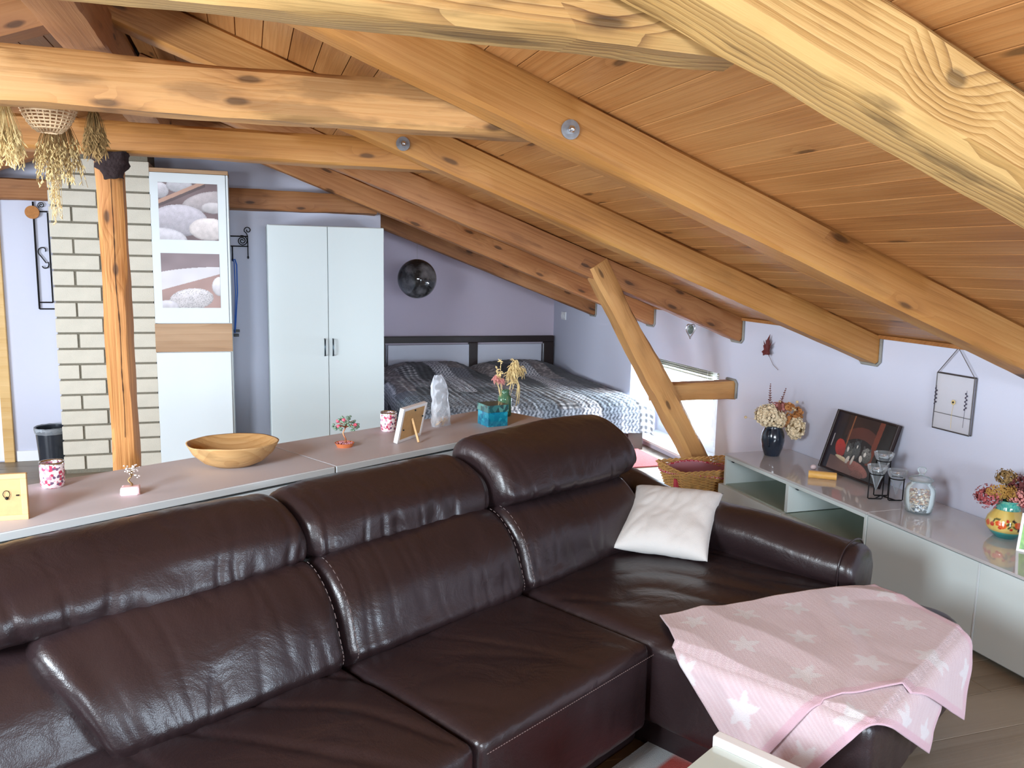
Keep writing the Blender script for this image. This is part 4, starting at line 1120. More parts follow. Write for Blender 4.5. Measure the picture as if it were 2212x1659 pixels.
# =================================================================== small things
def P(u, v, z=SZ): return UVW(u, v, z)
def petalball(mb, c, r, n, size, mi=0, sc=(1, 1, 1), rnd=random, inner=True, imi=None):
    """a flower head: many small cupped petals over a ball"""
    for i in range(n):
        a = rnd.uniform(0, 2*pi); zc = rnd.uniform(-1, 1); q = sqrt(1-zc*zc)
        d = Vector((q*cos(a)*sc[0], q*sin(a)*sc[1], zc*sc[2])); rr = r*rnd.uniform(.86, 1.05)
        p = Vector(c)+d*rr; nn = d.normalized(); t = nn.orthogonal().normalized(); t = Matrix.Rotation(rnd.uniform(0, 6.28), 3, nn) @ t; b_ = nn.cross(t)
        s_ = size*rnd.uniform(.7, 1.2); tilt = nn*s_*rnd.uniform(-.3, 1.1)
        vs = [p-nn*s_*.3, p+t*s_+tilt*.4, p+(t*.7+b_*.8)*s_+tilt, p+b_*s_+tilt*.4, p-t*s_*.9+tilt*.6, p-b_*s_+tilt*.2]
        mb.add(vs, [(0, 1, 2), (0, 2, 3), (0, 3, 4), (0, 4, 5), (0, 5, 1)], mi)
    if inner: mb.sphere(c, r*.78, mi if imi is None else imi, sub=2, sc=sc)
def arc(p, q, bend, n=10):
    p, q, bend = Vector(p), Vector(q), Vector(bend)
    return [p.lerp(q, i/n)+bend*sin(pi*i/n) for i in range(n+1)]
rng = random.Random(5)

# tealight holders with pink mosaic
def tealight(loc, lab, r=.037, h=.078, group='pink mosaic candle glasses'):
    t = thing('candle_glass', lab, 'candle holder', loc, group=group)
    MB().lathe([(r*.8, .0), (r*.9, .003), (r, .012), (r, h), (r-.003, h), (r-.004, .01), (0, .008)], 36).build('mosaic_glass', M_pinkmos, t, smooth=True, angle=40)
    MB().lathe([(r+.0003, h-.006), (r+.0005, h+.001), (r-.0035, h+.001), (r-.0035, h-.006)], 36).build('silver_rim', M_chrome, t, smooth=True)
    MB().lathe([(.001, .009), (.019, .009), (.019, .022), (.017, .022), (.016, .018), (.001, .018)], 20).build('tea_candle', M_white2, t)
    return t
tealight(P(.815, 2.665), 'pink and white mosaic candle glass at left, in front of the brick chimney', .034, .078)
tealight(P(2.09, 2.645), 'pink and white mosaic candle glass in front of the wardrobe edge', .034, .080)

# frame seen from the back, left edge
fb = thing('picture_frame', 'plain wooden picture frame seen from the back, cut by left frame edge', 'picture frame', P(.60, 2.405), A+radians(-29))
m = MB(); W2, H2 = .21, .126
m.box((-W2+.07, 0, 0), (.07, .014, .014), bev=.001).box((-W2+.07, 0, H2-.014), (.07, .014, H2), bev=.001).box((.056, 0, .014), (.07, .014, H2-.014), bev=.001).box((-W2+.07, 0, .014), (-W2+.084, .014, H2-.014), bev=.001)
m.build('frame', M_framewood, fb)
MB().box((-W2+.084, .003, .014), (.056, .012, H2-.014)).build('backboard', M_mdf, fb)
mm_ = MB(); mm_.tube([(.022+.008*cos(t), -.001, .072+.010*sin(t)) for t in [i*pi/6+.5*pi for i in range(12)]], .0009, 4, closed=True); mm_.sphere((.022, -.0, .061), .005, sub=1); mm_.build('hanging_ring', M_black, fb)
MB().box((.044, -.001, .066), (.051, .004, .069)).build('clip', M_black, fb)

# quartz tree and wire tree
def wiretree(t, base, h, sp, m_wire, m_leaf, nb, seed, rl=.004):
    r_ = random.Random(seed); mb = MB(); lf_ = MB(); tips = []
    tr = [(base[0]+.005*sin(i*.9), base[1]+.003*cos(i), base[2]+h*.55*i/8) for i in range(9)]
    mb.tube(tr, [.0035-.00015*i for i in range(9)], 6)
    for b_ in range(nb):
        a = r_.uniform(0, 2*pi); ph = r_.uniform(.1, 1.35); L_ = sp*r_.uniform(.6, 1)
        e = Vector(tr[-1])+Vector((cos(a)*cos(ph), sin(a)*cos(ph), sin(ph)*1.1))*L_
        mb.tube(arc(tr[-1], e, (0, 0, .006), 5), .0011, 4); tips.append(e)
    for e in tips:
        for k in range(3):
            lf_.sphere(e+Vector((r_.uniform(-1, 1), r_.uniform(-1, 1), r_.uniform(-1, .6)))*.010, rl*r_.uniform(.8, 1.3), sub=1, sc=(1, 1, .7))
    mb.build('wire_trunk', m_wire, t, smooth=True); o = lf_.build('stone_leaves', m_leaf, t, smooth=True); o['kind'] = 'stuff'; return tips
t = thing('gem_tree', 'tiny wire tree with pale beads on a rose quartz block', 'ornament', P(.950, 2.425))
mb = MB().box((-.026, -.016, 0), (.026, .016, .026), bev=.006)
for i, v in enumerate(mb.v): mb.v[i] = (v[0]+.004*nz(i*.7), v[1]+.004*nz(i*.7, 3), max(0, v[2]+.006*nz(i*.9, 5)))
mb.build('quartz_base', M_pinks, t); wiretree(t, (0, 0, .024), .055, .032, mat('gold_wire', (150, 120, 80), .4, metal=.6), mat('clear_bead', (232, 222, 216), .15), 14, 3, .003)
t = thing('gem_tree', 'copper wire tree with green and pink stones in a terracotta dish', 'ornament', P(1.785, 2.525))
MB().lathe([(0, 0), (.028, 0), (.037, .016), (.034, .016), (.030, .010), (0, .010)], 28).build('dish', M_terra, t, smooth=True, angle=40)
gm = MB()
for i in range(60):
    a = rng.uniform(0, 6.28); r_ = .030*sqrt(rng.random()); gm.sphere((r_*cos(a), r_*sin(a), .013), rng.uniform(.0025, .004), sub=1)
o = gm.build('pink_chippings', mat('pink_chip', (206, 140, 150), .3), t); o['kind'] = 'stuff'
tips = wiretree(t, (0, 0, .012), .11, .052, M_copper, M_green, 26, 9, .0055)
pk = MB()
for e in tips[:5]: pk.sphere(e+Vector((0, 0, .006)), .007, sub=2)
o = pk.build('pink_stones', M_redst, t, smooth=True); o['kind'] = 'stuff'

# carved bowl
t = thing('wooden_bowl', 'wide shallow carved wooden bowl', 'bowl', P(1.345, 2.548))
mb = MB(); n = 64
pr = [(0, 0), (.06, .0), (.095, .016), (.128, .046), (.145, .078), (.147, .082), (.140, .081), (.122, .050), (.09, .024), (.05, .012), (0, .010)]
vs = []
for k, (r_, z) in enumerate(pr):
    for j in range(n):
        a = 2*pi*j/n; w_ = 1+.03*cos(2*a)+.012*nz(cos(a)*2, sin(a)*2, 1)
        vs.append((r_*w_*cos(a), r_*w_*.93*sin(a), z*(1+.04*nz(cos(a)*1.5, sin(a)*1.5, 6))))
mb.add(vs, [(i*n+j, i*n+(j+1) % n, (i+1)*n+(j+1) % n, (i+1)*n+j) for i in range(len(pr)-1) for j in range(n)])
mb.build('bowl', M_bowl, t, smooth=True)

# white frame with strut, seen from behind
t = thing('picture_frame', 'small white picture frame seen from the back, propped on its strut', 'picture frame', (.533, 3.077, SZ), radians(48.8))
lean = Matrix.Rotation(radians(12.5), 4, 'X')
m = MB(); W2, H2 = .185, .142
for a, b_ in (((0, 0, 0), (W2, .018, .012)), ((0, 0, H2-.012), (W2, .018, H2)), ((0, 0, .012), (.014, .018, H2-.012)), ((W2-.012, 0, .012), (W2, .018, H2-.012))):
    m.box(a, b_, bev=.001, M=lean)
m.build('frame', M_white2, t)
MB().box((.014, .003, .012), (W2-.012, .012, H2-.012), M=lean).build('backboard', M_mdf, t)
MB().tube([(.082, -.020, .088), (.052, -.066, .004)], .0055, 4).build('strut', M_framewood, t)
for x, z in ((.03, .05), (.165, .085), (.095, .12)): MB().sphere((x, -.22*z, z), .004, sub=1).build('tack', M_steel, t)

# clear bag
t = thing('plastic_bag', 'crumpled clear plastic bag standing with paper scraps in it', 'bag', P(2.33, 2.585), A)
mb = MB(); vs = []; n = 56; hN = 40
for k in range(hN+1):
    q = k/hN; z = .222*q
    wx = .047*(1-.10*q)*(1 if q < .8 else 1-.6*((q-.8)/.2)**1.4); wy = .022*(1-.85*q**1.5)+.001
    cxs = -.010*q-.012*q*q
    for j in range(n):
        a = 2*pi*j/n; e = .75
        x = wx*abs(cos(a))**e*(1 if cos(a) > 0 else -1); y = wy*abs(sin(a))**e*(1 if sin(a) > 0 else -1)
        f_ = 1+.13*nz(cos(a)*2.5, z*28, sin(a)*2.5)
        vs.append((x*f_+cxs, y*f_+.004*nz(a, z*40), z+.006*nz(a*1.4, 3)*q))
mb.add(vs, [(i*n+j, i*n+(j+1) % n, (i+1)*n+(j+1) % n, (i+1)*n+j) for i in range(hN) for j in range(n)])
mb.build('film', M_film, t, smooth=True, angle=25)
pp_ = MB()
for i in range(9):
    c = Vector((rng.uniform(-.025, .025), rng.uniform(-.008, .008), .008+.002*i)); d1 = Vector((rng.uniform(-1, 1), rng.uniform(-.4, .4), rng.uniform(-.4, .8))).normalized()*.016; d2 = Vector((rng.uniform(-.3, .3), rng.uniform(-1, 1), rng.uniform(0, .8))).normalized()*.010
    pp_.quad(c-d1, c+d2, c+d1, c-d2)
o = pp_.build('paper_scraps', M_framewood, t); o['kind'] = 'stuff'

# blue box
t = thing('mosaic_box', 'turquoise blue lidded mosaic box on the sideboard', 'box', P(2.515, 2.455), A+radians(-18))
MB().box((-.048, -.05, 0), (.048, .05, .062), bev=.001).build('body', M_bluemos, t)
MB().box((-.0505, -.0525, .0625), (.0505, .0525, .094), bev=.001).build('lid', M_tealmos, t)

# green bottle, grasses
t = thing('green_bottle', 'square shouldered green glass bottle behind the turquoise box', 'bottle', P(2.70, 2.56), A)
MB().lathe([(.001, .003), (.029, .003), (.032, .008), (.032, .082), (.030, .092), (.021, .1), (.020, .116), (.023, .118), (.023, .122), (.018, .122), (.017, .1), (.027, .088), (.028, .01), (.001, .008)], 32).build('glass', M_greeng, t, smooth=True, angle=50)
t = thing('dried_grasses', 'dried straw and pink grasses standing in the green bottle', 'dried flowers', P(2.70, 2.56, SZ+.012), A)
gs = MB(); hd = MB(); pkk = MB()
def plume(mb, base, tip, bend, n, L_, droop, r_=.0011):
    pts = arc(base, tip, bend, 14)
    for i in range(n):
        s_ = rng.uniform(.45, 1); p = Vector(pts[int(s_*14)]); d = Vector((rng.uniform(-1, 1), rng.uniform(-1, 1), rng.uniform(-.2, .8))).normalized()
        e = p+d*L_*rng.uniform(.4, 1)+Vector((0, 0, -droop*rng.random()))
        mb.tube(arc(p, e, (0, 0, .3*droop), 4), [r_, r_*1.6, r_*2, r_*1.5, r_*.5], 4)
for i, (tip, bend) in enumerate((((.075, 0, .245), (0, 0, .0)), ((.105, .02, .21), (0, 0, .03)), ((.05, -.02, .24), (.0, 0, 0)), ((.125, -.01, .17), (0, 0, .06)))):
    gs.tube(arc((.004*i-.006, 0, 0), tip, bend, 10), .0013, 5)
    plume(hd, (.0, 0, .1), tip, bend, 60, .035, .05)
for tip in ((-.03, .0, .255), (-.045, .01, .22)):
    gs.tube(arc((-.004, 0, 0), tip, (-.01, 0, 0), 10), .0012, 5); plume(hd, (-.01, 0, .12), tip, (-.01, 0, 0), 18, .018, 0, .0013)
for tip in ((-.07, .0, .16), (-.05, .02, .17), (-.03, 0, .15)):
    gs.tube(arc((-.002, 0, 0), tip, (0, 0, .03), 10), .0012, 5); plume(pkk, (-.01, 0, .09), tip, (0, 0, .03), 50, .02, .02, .0012)
for e in ((.06, -.03, .04), (.045, -.035, .06), (.075, 0, .07), (.055, -.02, .03)):
    gs.tube(arc((.01, 0, .13), e, (.03, -.01, .05), 10), .0022, 5)
gs.build('stem', M_straw, t, smooth=True); o = hd.build('straw_plume', M_straw, t); o['kind'] = 'stuff'; o = pkk.build('pink_plume', M_pinkp, t); o['kind'] = 'stuff'

# ---- things on the low cabinets
TZ = .391
t = thing('dark_vase', 'dark blue glazed jug-shaped vase on the low cabinet', 'vase', (2.862, 3.93, TZ))
MB().lathe([(0, 0), (.040, 0), (.044, .004), (.058, .045), (.066, .09), (.062, .13), (.050, .16), (.046, .168), (.050, .176), (.046, .176), (.040, .165), (.056, .12), (.05, .03), (0, .01)], 40).build('body', M_vase, t, smooth=True)
MB().tube([(-.040, -.028, .158), (-.058, -.04, .145), (-.058, -.042, .10), (-.048, -.036, .06)], [.005, .006, .006, .005], 8).build('handle', M_vase, t, smooth=True)
t = thing('dried_bouquet', 'dried cream hydrangeas with rust spikes in the dark blue vase', 'dried flowers', (2.862, 3.93, TZ+.015))
R_ = Vector((.33, -.944, 0)); R_ = Vector((cos(YAW), -sin(YAW), 0))   # across the view
def HB(a, z, d=0): return tuple(R_*a+Vector((sin(YAW), cos(YAW), 0))*d+Vector((0, 0, z)))
for c, r_, sc_, nn_ in (((-.045, .222), .066, (1.05, 1, .9), 420), ((.008, .198), .050, (1, 1, .9), 260), ((.120, .150), .052, (.95, .9, 1.15), 330)):
    hm = MB(); petalball(hm, HB(*c, d=-.02), r_, nn_, .0115, 0, sc_, rng, True, 1); hm.build('hydrangea_head', [M_petal, M_strawd], t)
    MB().tube(arc((0, 0, .1), HB(*c), (0, 0, .03), 6), .002, 5).build('stem', M_tan, t, smooth=True)
for bx_, tip in ((.0, HB(-.035, .40)), (.01, HB(.055, .375))):
    sp_ = MB(); pts = arc((bx_, 0, .12), tip, HB(-.01, 0), 20); sp_.tube(pts, .0013, 5)
    for i in range(6, 21):
        p = Vector(pts[i])
        for k in range(7):
            a = rng.uniform(0, 6.28); L_ = .020*(1-(i-6)/17); sp_.tube([p, p+Vector((cos(a)*L_, sin(a)*L_, L_*.8))], [.0012, .0016], 4)
    sp_.build('flower_spike', M_rust, t)
fm = MB()
for i in range(9): petalball(fm, HB(rng.uniform(.0, .08), rng.uniform(.23, .31), .02), .022, 30, .010, 0, (1, 1, 1), rng, False)
o = fm.build('pink_florets', M_pinkp, t); o['kind'] = 'stuff'
fm = MB()
for i in range(14): petalball(fm, HB(rng.uniform(.03, .15), rng.uniform(.17, .27), 0), .018, 16, .014, 0, (1, 1, 1), rng, False)
o = fm.build('tan_leaves', M_tan, t); o['kind'] = 'stuff'
for a, z in ((.085, .275), (.10, .262), (.125, .30), (-.165, .205), (.025, .30), (.115, .255)):
    MB().sphere(HB(a, z), .0085, sub=2).build('seed_pod', M_petal2, t, smooth=True); MB().tube(arc((0, 0, .14), HB(a, z), (0, 0, .01), 8), .0007, 4).build('stem', M_petal2, t)
MB().add([HB(.02, .18), HB(.05, .165, -.02), HB(.095, .172, -.02), HB(.09, .19, -.02), HB(.055, .192, -.02)], [(0, 1, 2, 3, 4)]).build('brown_leaf', M_tan, t)
MB().add([HB(.015, .17), HB(.028, .20, -.02), HB(.03, .27, -.02), HB(.016, .31, -.02), HB(.006, .24, -.02)], [(0, 1, 2, 3, 4)]).build('brown_leaf', M_rust, t)

# tray with a kitten photograph leaning on the wall
tr0, tr1 = Vector((2.955, 3.63, TZ)), Vector((2.94, 3.175, TZ))
xax = (tr1-tr0).normalized(); topc = Vector((3.05, 3.63+.04, .715))
zax = (Vector((.10, .0, .31))).normalized(); zax = (zax-xax*zax.dot(xax)).normalized(); yax = zax.cross(xax)
Mx = Matrix((xax, yax, zax)).transposed().to_4x4(); Mx.translation = tr0+Vector((0, 0, .004))
t = thing('serving_tray', 'dark tray printed with a kitten photograph, leaning against the wall', 'tray'); t.matrix_basis = Mx
TW, TH = .462, .33
MB().box((0, .001, 0), (TW, .012, TH), bev=.002).build('base', M_dark, t)
for a, b_ in (((0, -.012, 0), (.012, .012, TH)), ((TW-.012, -.012, 0), (TW, .012, TH)), ((.012, -.012, 0), (TW-.012, .012, .010)), ((.012, -.012, TH-.010), (TW-.012, .012, TH))):
    MB().box(a, b_, bev=.002).build('rim', M_black if False else M_dark, t)
MB().box((.030, -.003, .13), (.036, .002, .20), bev=.001).build('grip_slot', mat('pale_slot', (150, 142, 146), .5), t)
def kbg(x, y):
    n = nz(x*3, y*3, 2)
    c = (34+8*n, 22+5*n, 22+5*n)
    if .14 < x < .78 and y > .72-.25*(x-.46)**2*4: c = (52+14*n, 30+8*n, 24+6*n)
    if abs(y-(.62+.12*cos((x-.48)*5))) < .10 and .2 < x < .75: c = (92+16*n, 48+8*n, 38+6*n)
    if abs(x-(.235+.0*y)) < .012 and y > .3: c = (150, 92, 58)
    if abs(x-(.72+.04*y)) < .045 and y > .25: c = (120+14*n, 58+8*n, 40)
    if x > .80: c = (30+6*n, 22+5*n, 20)
    if x < .1: c = (36, 30, 38)
    if y < .24 and x < .62: c = (112+20*n, 82+15*n, 74+12*n)
    return c
kl = [(.15, .40, .10, .16, .4, (176, 52, 46), .3, .1), (.30, .22, .2, .035, -.18, (214, 196, 160), .2, .05), (.58, .14, .22, .10, -.3, (150, 96, 86), .3, .12), (.60, .05, .12, .07, 0, (120, 80, 70), .3, .15),
      (.33, .36, .075, .13, .1, (104, 104, 100), .4, .35), (.31, .45, .062, .075, 0, (84, 86, 84), .3, .45), (.30, .42, .02, .05, .1, (222, 220, 214), .1, .1), (.27, .52, .018, .035, .3, (60, 60, 60), .1, 0), (.345, .52, .018, .035, -.3, (60, 60, 60), .1, 0), (.35, .24, .03, .07, -.2, (216, 210, 200), .2, .05),
      (.46, .43, .07, .14, .1, (92, 94, 94), .4, .35), (.44, .53, .06, .07, 0, (74, 78, 80), .3, .45), (.40, .60, .016, .034, .3, (50, 50, 52), .1, 0), (.48, .60, .016, .034, -.3, (50, 50, 52), .1, 0), (.455, .50, .012, .03, 0, (226, 226, 220), .1, 0), (.44, .26, .022, .09, -.1, (210, 204, 194), .2, .05), (.30, .455, .007, .007, 0, (20, 20, 20), 0, 0), (.335, .455, .007, .007, 0, (20, 20, 20), 0, 0),
      (.66, .40, .09, .13, .2, (112, 112, 108), .4, .35), (.64, .44, .075, .085, 0, (128, 128, 124), .3, .5), (.585, .52, .018, .034, .4, (80, 78, 78), .1, 0), (.70, .50, .018, .034, -.4, (80, 78, 78), .1, 0), (.63, .41, .022, .04, 0, (232, 230, 224), .1, 0), (.60, .45, .008, .008, 0, (16, 18, 18), 0, 0), (.655, .45, .008, .008, 0, (16, 18, 18), 0, 0), (.58, .32, .03, .06, .3, (222, 216, 206), .2, .05)]
picture('kitten_photograph', TW-.07, TH-.022, ellpaint(kl, kbg), M_paint, t, 220, 150, loc=(.050, -.0005, .011))
MB().box((.012, -.0003, .010), (.050, .002, TH-.010)).build('dark_panel', mat('dark_purple_panel', (40, 34, 44), .3), t)

t = thing('rolled_chew', 'yellow brown rolled rawhide lying on the low cabinet before the tray', 'roll', (2.80, 3.41, TZ), radians(-37))
mb = MB(); vs = []; n = 28; K = 18
for k in range(K+1):
    x = -.068+.136*k/K
    for j in range(n):
        a = 2*pi*j/n; r_ = .0195*(1+.07*nz(k*.4, cos(a)*2, sin(a)*2))*(1+.02*abs(k/K-.5)); vs.append((x, r_*cos(a), .0195+r_*sin(a)))
fs = [(i*n+j, i*n+(j+1) % n, (i+1)*n+(j+1) % n, (i+1)*n+j) for i in range(K) for j in range(n)]
mb.add(vs, fs)
for xe in (-.068, .068):
    sg = 1 if xe > 0 else -1
    mb.add([(xe, .0195*cos(2*pi*j/n), .0195+.0195*sin(2*pi*j/n)) for j in range(n)]+[(xe, .014*cos(2*pi*j/n), .0195+.014*sin(2*pi*j/n)) for j in range(n)]+[(xe-sg*.02, .010*cos(2*pi*j/n), .0195+.010*sin(2*pi*j/n)) for j in range(n)], [(q*n+j, q*n+(j+1) % n, (q+1)*n+(j+1) % n, (q+1)*n+j) for q in range(2) for j in range(n)]+[tuple(2*n+j for j in range(n))])
mb.build('roll', M_raw, t, smooth=True, angle=60)
sm_ = MB().sphere((0, 0, .013), .017, sub=2, sc=(1.1, .8, .8)).sphere((.012, .008, .010), .011, sub=2, sc=(1, 1, .9))
o = sm_.build('sea_shell', M_shell, loc=(2.885, 3.59, TZ), smooth=True); tag(o, 'small pinkish white shell by the lower left corner of the tray', 'shell')

# three-glass candle stand
t = thing('candle_stand', 'black wire stand holding three faceted glass cones', 'candle holder', (2.850, 3.05, TZ))
def cone(px, py, ztop):
    zb = ztop-.125
    MB().lathe([(0, zb), (.018, zb+.055), (.042, ztop-.018), (.046, ztop), (.038, ztop), (.034, ztop-.016), (.016, ztop-.028), (0, ztop-.03)], 8, c=(px, py, 0)).build('glass_cone', M_cone, t)
    MB().lathe([(0, ztop-.029), (.019, ztop-.028), (.019, ztop-.016), (.017, ztop-.014), (.015, ztop-.020), (0, ztop-.020)], 20, c=(px, py, 0)).build('tealight_cup', M_chrome, t)
    MB().tube([(px+.033*cos(a*pi/12), py+.033*sin(a*pi/12), ztop-.040) for a in range(24)], .0026, 6, closed=True).build('ring', M_black, t, smooth=True)
pos = [(HB(-.042, 0, -.03), .165), (HB(.012, 0, .03), .215), (HB(.045, 0, -.05), .150)]
for (p, zt) in pos: cone(p[0], p[1], zt)
for (p, zt) in pos:
    q1 = Vector((p[0], p[1], 0))
    for sg in (-1, 1):
        a = q1+R_*.034*sg
        MB().tube([(a.x, a.y, zt-.04), (a.x, a.y, .006), (a.x-R_.x*.004*sg, a.y-R_.y*.004*sg, .003), (q1.x, q1.y, .003)], .0028, 6).build('wire_leg', M_black, t, smooth=True)
MB().tube([(pos[0][0][0], pos[0][0][1], .003), (pos[1][0][0], pos[1][0][1], .003), (pos[2][0][0], pos[2][0][1], .003)], .0028, 6).build('foot_wire', M_black, t)

# apothecary jar
t = thing('glass_jar', 'round glass jar with knobbed lid, filled with shells and stones', 'jar', (2.845, 2.815, TZ))
MB().lathe([(0, .001), (.046, .001), (.056, .008), (.063, .05), (.064, .10), (.058, .125), (.045, .134), (.043, .142), (.052, .150), (.0505, .151), (.041, .143), (.043, .133), (.056, .123), (.0615, .10), (.0605, .05), (.054, .012), (0, .006)], 40).build('jar', M_jar, t, smooth=True, angle=50)
MB().lathe([(.001, .150), (.052, .151), (.050, .157), (.032, .166), (.014, .170), (.010, .178), (.017, .187), (.020, .196), (.015, .207), (.001, .211)], 36).build('lid', M_jar, t, smooth=True, angle=50)
cols = [(226, 214, 196), (196, 150, 116), (240, 234, 226), (150, 104, 80), (84, 90, 96), (210, 186, 150), (230, 232, 236)]
cm = [mat('shell_tone', c, .4) for c in cols]
sh_ = MB(); rr_ = random.Random(11)
for i in range(420):
    z = .012+.088*(i/420); R0 = .050 if z < .02 else .0545
    r_ = R0*sqrt(rr_.uniform(.35, 1)); a = rr_.uniform(0, 6.28)
    c = Vector((r_*cos(a), r_*sin(a), z)); d = Vector((rr_.uniform(-1, 1), rr_.uniform(-1, 1), rr_.uniform(-1, 1))).normalized()
    sc_ = (rr_.uniform(.5, 1.6), rr_.uniform(.5, 1.4), rr_.uniform(.4, 1))
    low = z < .045
    mi = rr_.choice([4, 4, 6, 6, 2, 0, 4]) if low else rr_.choice([0, 1, 2, 3, 5, 1, 5, 0])
    sh_.sphere(c, rr_.uniform(.0045, .0075), mi, sub=1, sc=sc_)
o = sh_.build('shells', cm, t); o['kind'] = 'stuff'

# painted vase
t = thing('painted_vase', 'round yellow vase painted with orange fruit, turquoise neck and foot', 'vase', (2.945, 2.455, TZ))
pr = [(.001, 0), (.040, 0), (.046, .006), (.058, .018), (.073, .04), (.076, .06), (.071, .082), (.056, .105), (.046, .118), (.043, .132), (.046, .146), (.054, .158), (.050, .157), (.038, .14), (.036, .12), (.001, .09)]
PP = []
for a, b_ in zip(pr, pr[1:]):
    for k in range(6): PP.append((a[0]+(b_[0]-a[0])*k/6, a[1]+(b_[1]-a[1])*k/6))
PP.append(pr[-1]); n = 150
mb = MB().lathe(PP, n); mb.c = []
va = math.atan2(-2.5, -2.925)
def fruit(a, z):
    x = ((a-va+pi) % (2*pi)-pi)*.075*1.0; zz = z
    for (fx, fz, fr_, c) in ((-.030, .068, .011, (226, 96, 44)), (-.012, .062, .013, (232, 104, 40)), (-.022, .052, .007, (204, 50, 40)), (.004, .082, .006, (206, 56, 44)), (.018, .05, .006, (206, 56, 44)), (.044, .068, .014, (228, 98, 44)), (.060, .06, .010, (214, 66, 40)), (.028, .084, .006, (52, 44, 52)), (.05, .048, .008, (60, 40, 56)), (-.055, .06, .010, (196, 60, 40)), (.085, .07, .011, (226, 96, 44)), (-.08, .06, .012, (226, 96, 44))):
        if (x-fx)**2+(zz-fz)**2 < fr_**2: return c
    for (fx, fz, rx, rz, rot) in ((.008, .070, .014, .005, .5), (-.036, .084, .012, .004, .1), (.036, .080, .012, .004, -.4), (.034, .058, .014, .004, -.5), (.012, .06, .010, .004, .9), (-.05, .075, .008, .004, 1.3), (.07, .078, .012, .004, .5)):
        dx, dz = x-fx, zz-fz; p, q_ = dx*cos(rot)+dz*sin(rot), -dx*sin(rot)+dz*cos(rot)
        if (p/rx)**2+(q_/rz)**2 < 1: return (92, 96, 60)
    return None
for (x, y, z) in mb.v:
    a = math.atan2(y, x)
    if z < .022: c = (42, 138, 142)
    elif z < .031: c = (70, 160, 150)
    elif z > .116: c = mixc((50, 150, 146), (110, 184, 160), .5+nz(a*6, z*90))
    else: c = fruit(a, z) or mixc((232, 206, 120), (222, 190, 100), .5+nz(a*3, z*30))
    mb.c.append(c)
mb.build('body', M_glaze, t, smooth=True)
t = thing('dried_bouquet', 'dried rose, maroon and ochre flowers in the painted vase', 'dried flowers', (2.945, 2.455, TZ+.12))
for (a, z, d, r_, mm, nn_, nm) in ((-.065, .075, -.01, .045, M_ochre, 0, 'yarrow_head'), (-.088, .05, 0, .048, M_roset, 1, 'floret_head'), (.015, .055, -.03, .036, M_pinkp, 1, 'floret_head'), (.035, .10, 0, .045, M_maroon, 1, 'floret_head'), (.07, .06, 0, .045, M_roset, 1, 'floret_head'), (-.01, .125, .02, .035, M_strawd, 1, 'floret_head'), (-.015, .07, -.02, .03, M_ochre, 1, 'floret_head'), (.045, .04, -.03, .034, M_roset, 1, 'floret_head')):
    fm = MB()
    if nm == 'yarrow_head':
        for i in range(260): q_ = rng.uniform(0, 6.28); s_ = sqrt(rng.random()); fm.sphere(HB(a+.052*s_*cos(q_), z+.030*s_*sin(q_)+.004*rng.random(), d-.02-.01*(1-s_)), .0035, sub=1)
    else:
        petalball(fm, HB(a, z, d), r_*.85, 170, .0072, 0, (1, 1, .85), rng, False)
        petalball(fm, HB(a, z, d), r_*1.12, 90, .005, 0, (1, 1, .9), rng, False)
        for i in range(22):
            p = Vector(HB(a, z, d)); dd = Vector((rng.uniform(-1, 1), rng.uniform(-1, 1), rng.uniform(-.4, 1))).normalized(); fm.tube([p, p+dd*r_*1.15], .0006, 3)
    o = fm.build(nm, mm, t)
    MB().tube(arc((0, 0, -.02), HB(a, z, d), (0, 0, .01), 5), .0013, 4).build('stem', M_strawd, t)
# green picture at the right edge
t = thing('picture_frame', 'white framed bright green picture at the right edge', 'picture frame', (2.838, 2.312, TZ), radians(-62))
lean = Matrix.Rotation(radians(-16), 4, 'X')
m = MB()
for a, b_ in (((0, 0, 0), (.20, .016, .010)), ((0, 0, .14), (.20, .016, .15)), ((0, 0, .01), (.010, .016, .14)), ((.19, 0, .01), (.20, .016, .14))): m.box(a, b_, bev=.001, M=lean)
m.build('frame', M_white2, t)
pg_ = MB(); pg_.c = []; vs = []
for j in range(41):
    for i in range(51):
        x, y = .01+.18*i/50, .01+.13*j/40; vs.append(tuple(lean @ Vector((x, .004, y)))); n_ = nz(x*60, y*60); pg_.c.append(mixc((70, 140, 40), (130, 190, 70), .5+n_))
pg_.add(vs, [(j*51+i, j*51+i+1, (j+1)*51+i+1, (j+1)*51+i) for j in range(40) for i in range(50)]); pg_.build('green_print', M_paint, t)

# ---- wicker basket with lining
t = thing('wicker_basket', 'rectangular wicker basket with red gingham lining beside the low cabinet', 'basket', (2.64, 4.27, 0))
def bring(z, infl=0):
    q = z/.26; hx, hy = .17+.085*q+infl, .11+.055*q+infl; out = []; r_ = .03
    for cx_, cy_, a0 in ((hx, hy, 0), (-hx, hy, 90), (-hx, -hy, 180), (hx, -hy, 270)):
        for k in range(5):
            a = radians(a0+k*22.5); out.append((cx_-r_*(1 if cx_ > 0 else -1)+r_*cos(a), cy_-r_*(1 if cy_ > 0 else -1)+r_*sin(a)))
    return out
def dense(P_, n):
    L_ = [0]; k = len(P_)
    for i in range(k): L_.append(L_[-1]+hypot(P_[(i+1) % k][0]-P_[i][0], P_[(i+1) % k][1]-P_[i][1]))
    out = []; i = 0
    for j in range(n):
        s_ = L_[-1]*j/n
        while L_[i+1] < s_: i += 1
        f_ = (s_-L_[i])/max(1e-9, L_[i+1]-L_[i]); a, b_ = P_[i], P_[(i+1) % k]; out.append((a[0]+(b_[0]-a[0])*f_, a[1]+(b_[1]-a[1])*f_))
    return out
nst = 104
wk = MB()
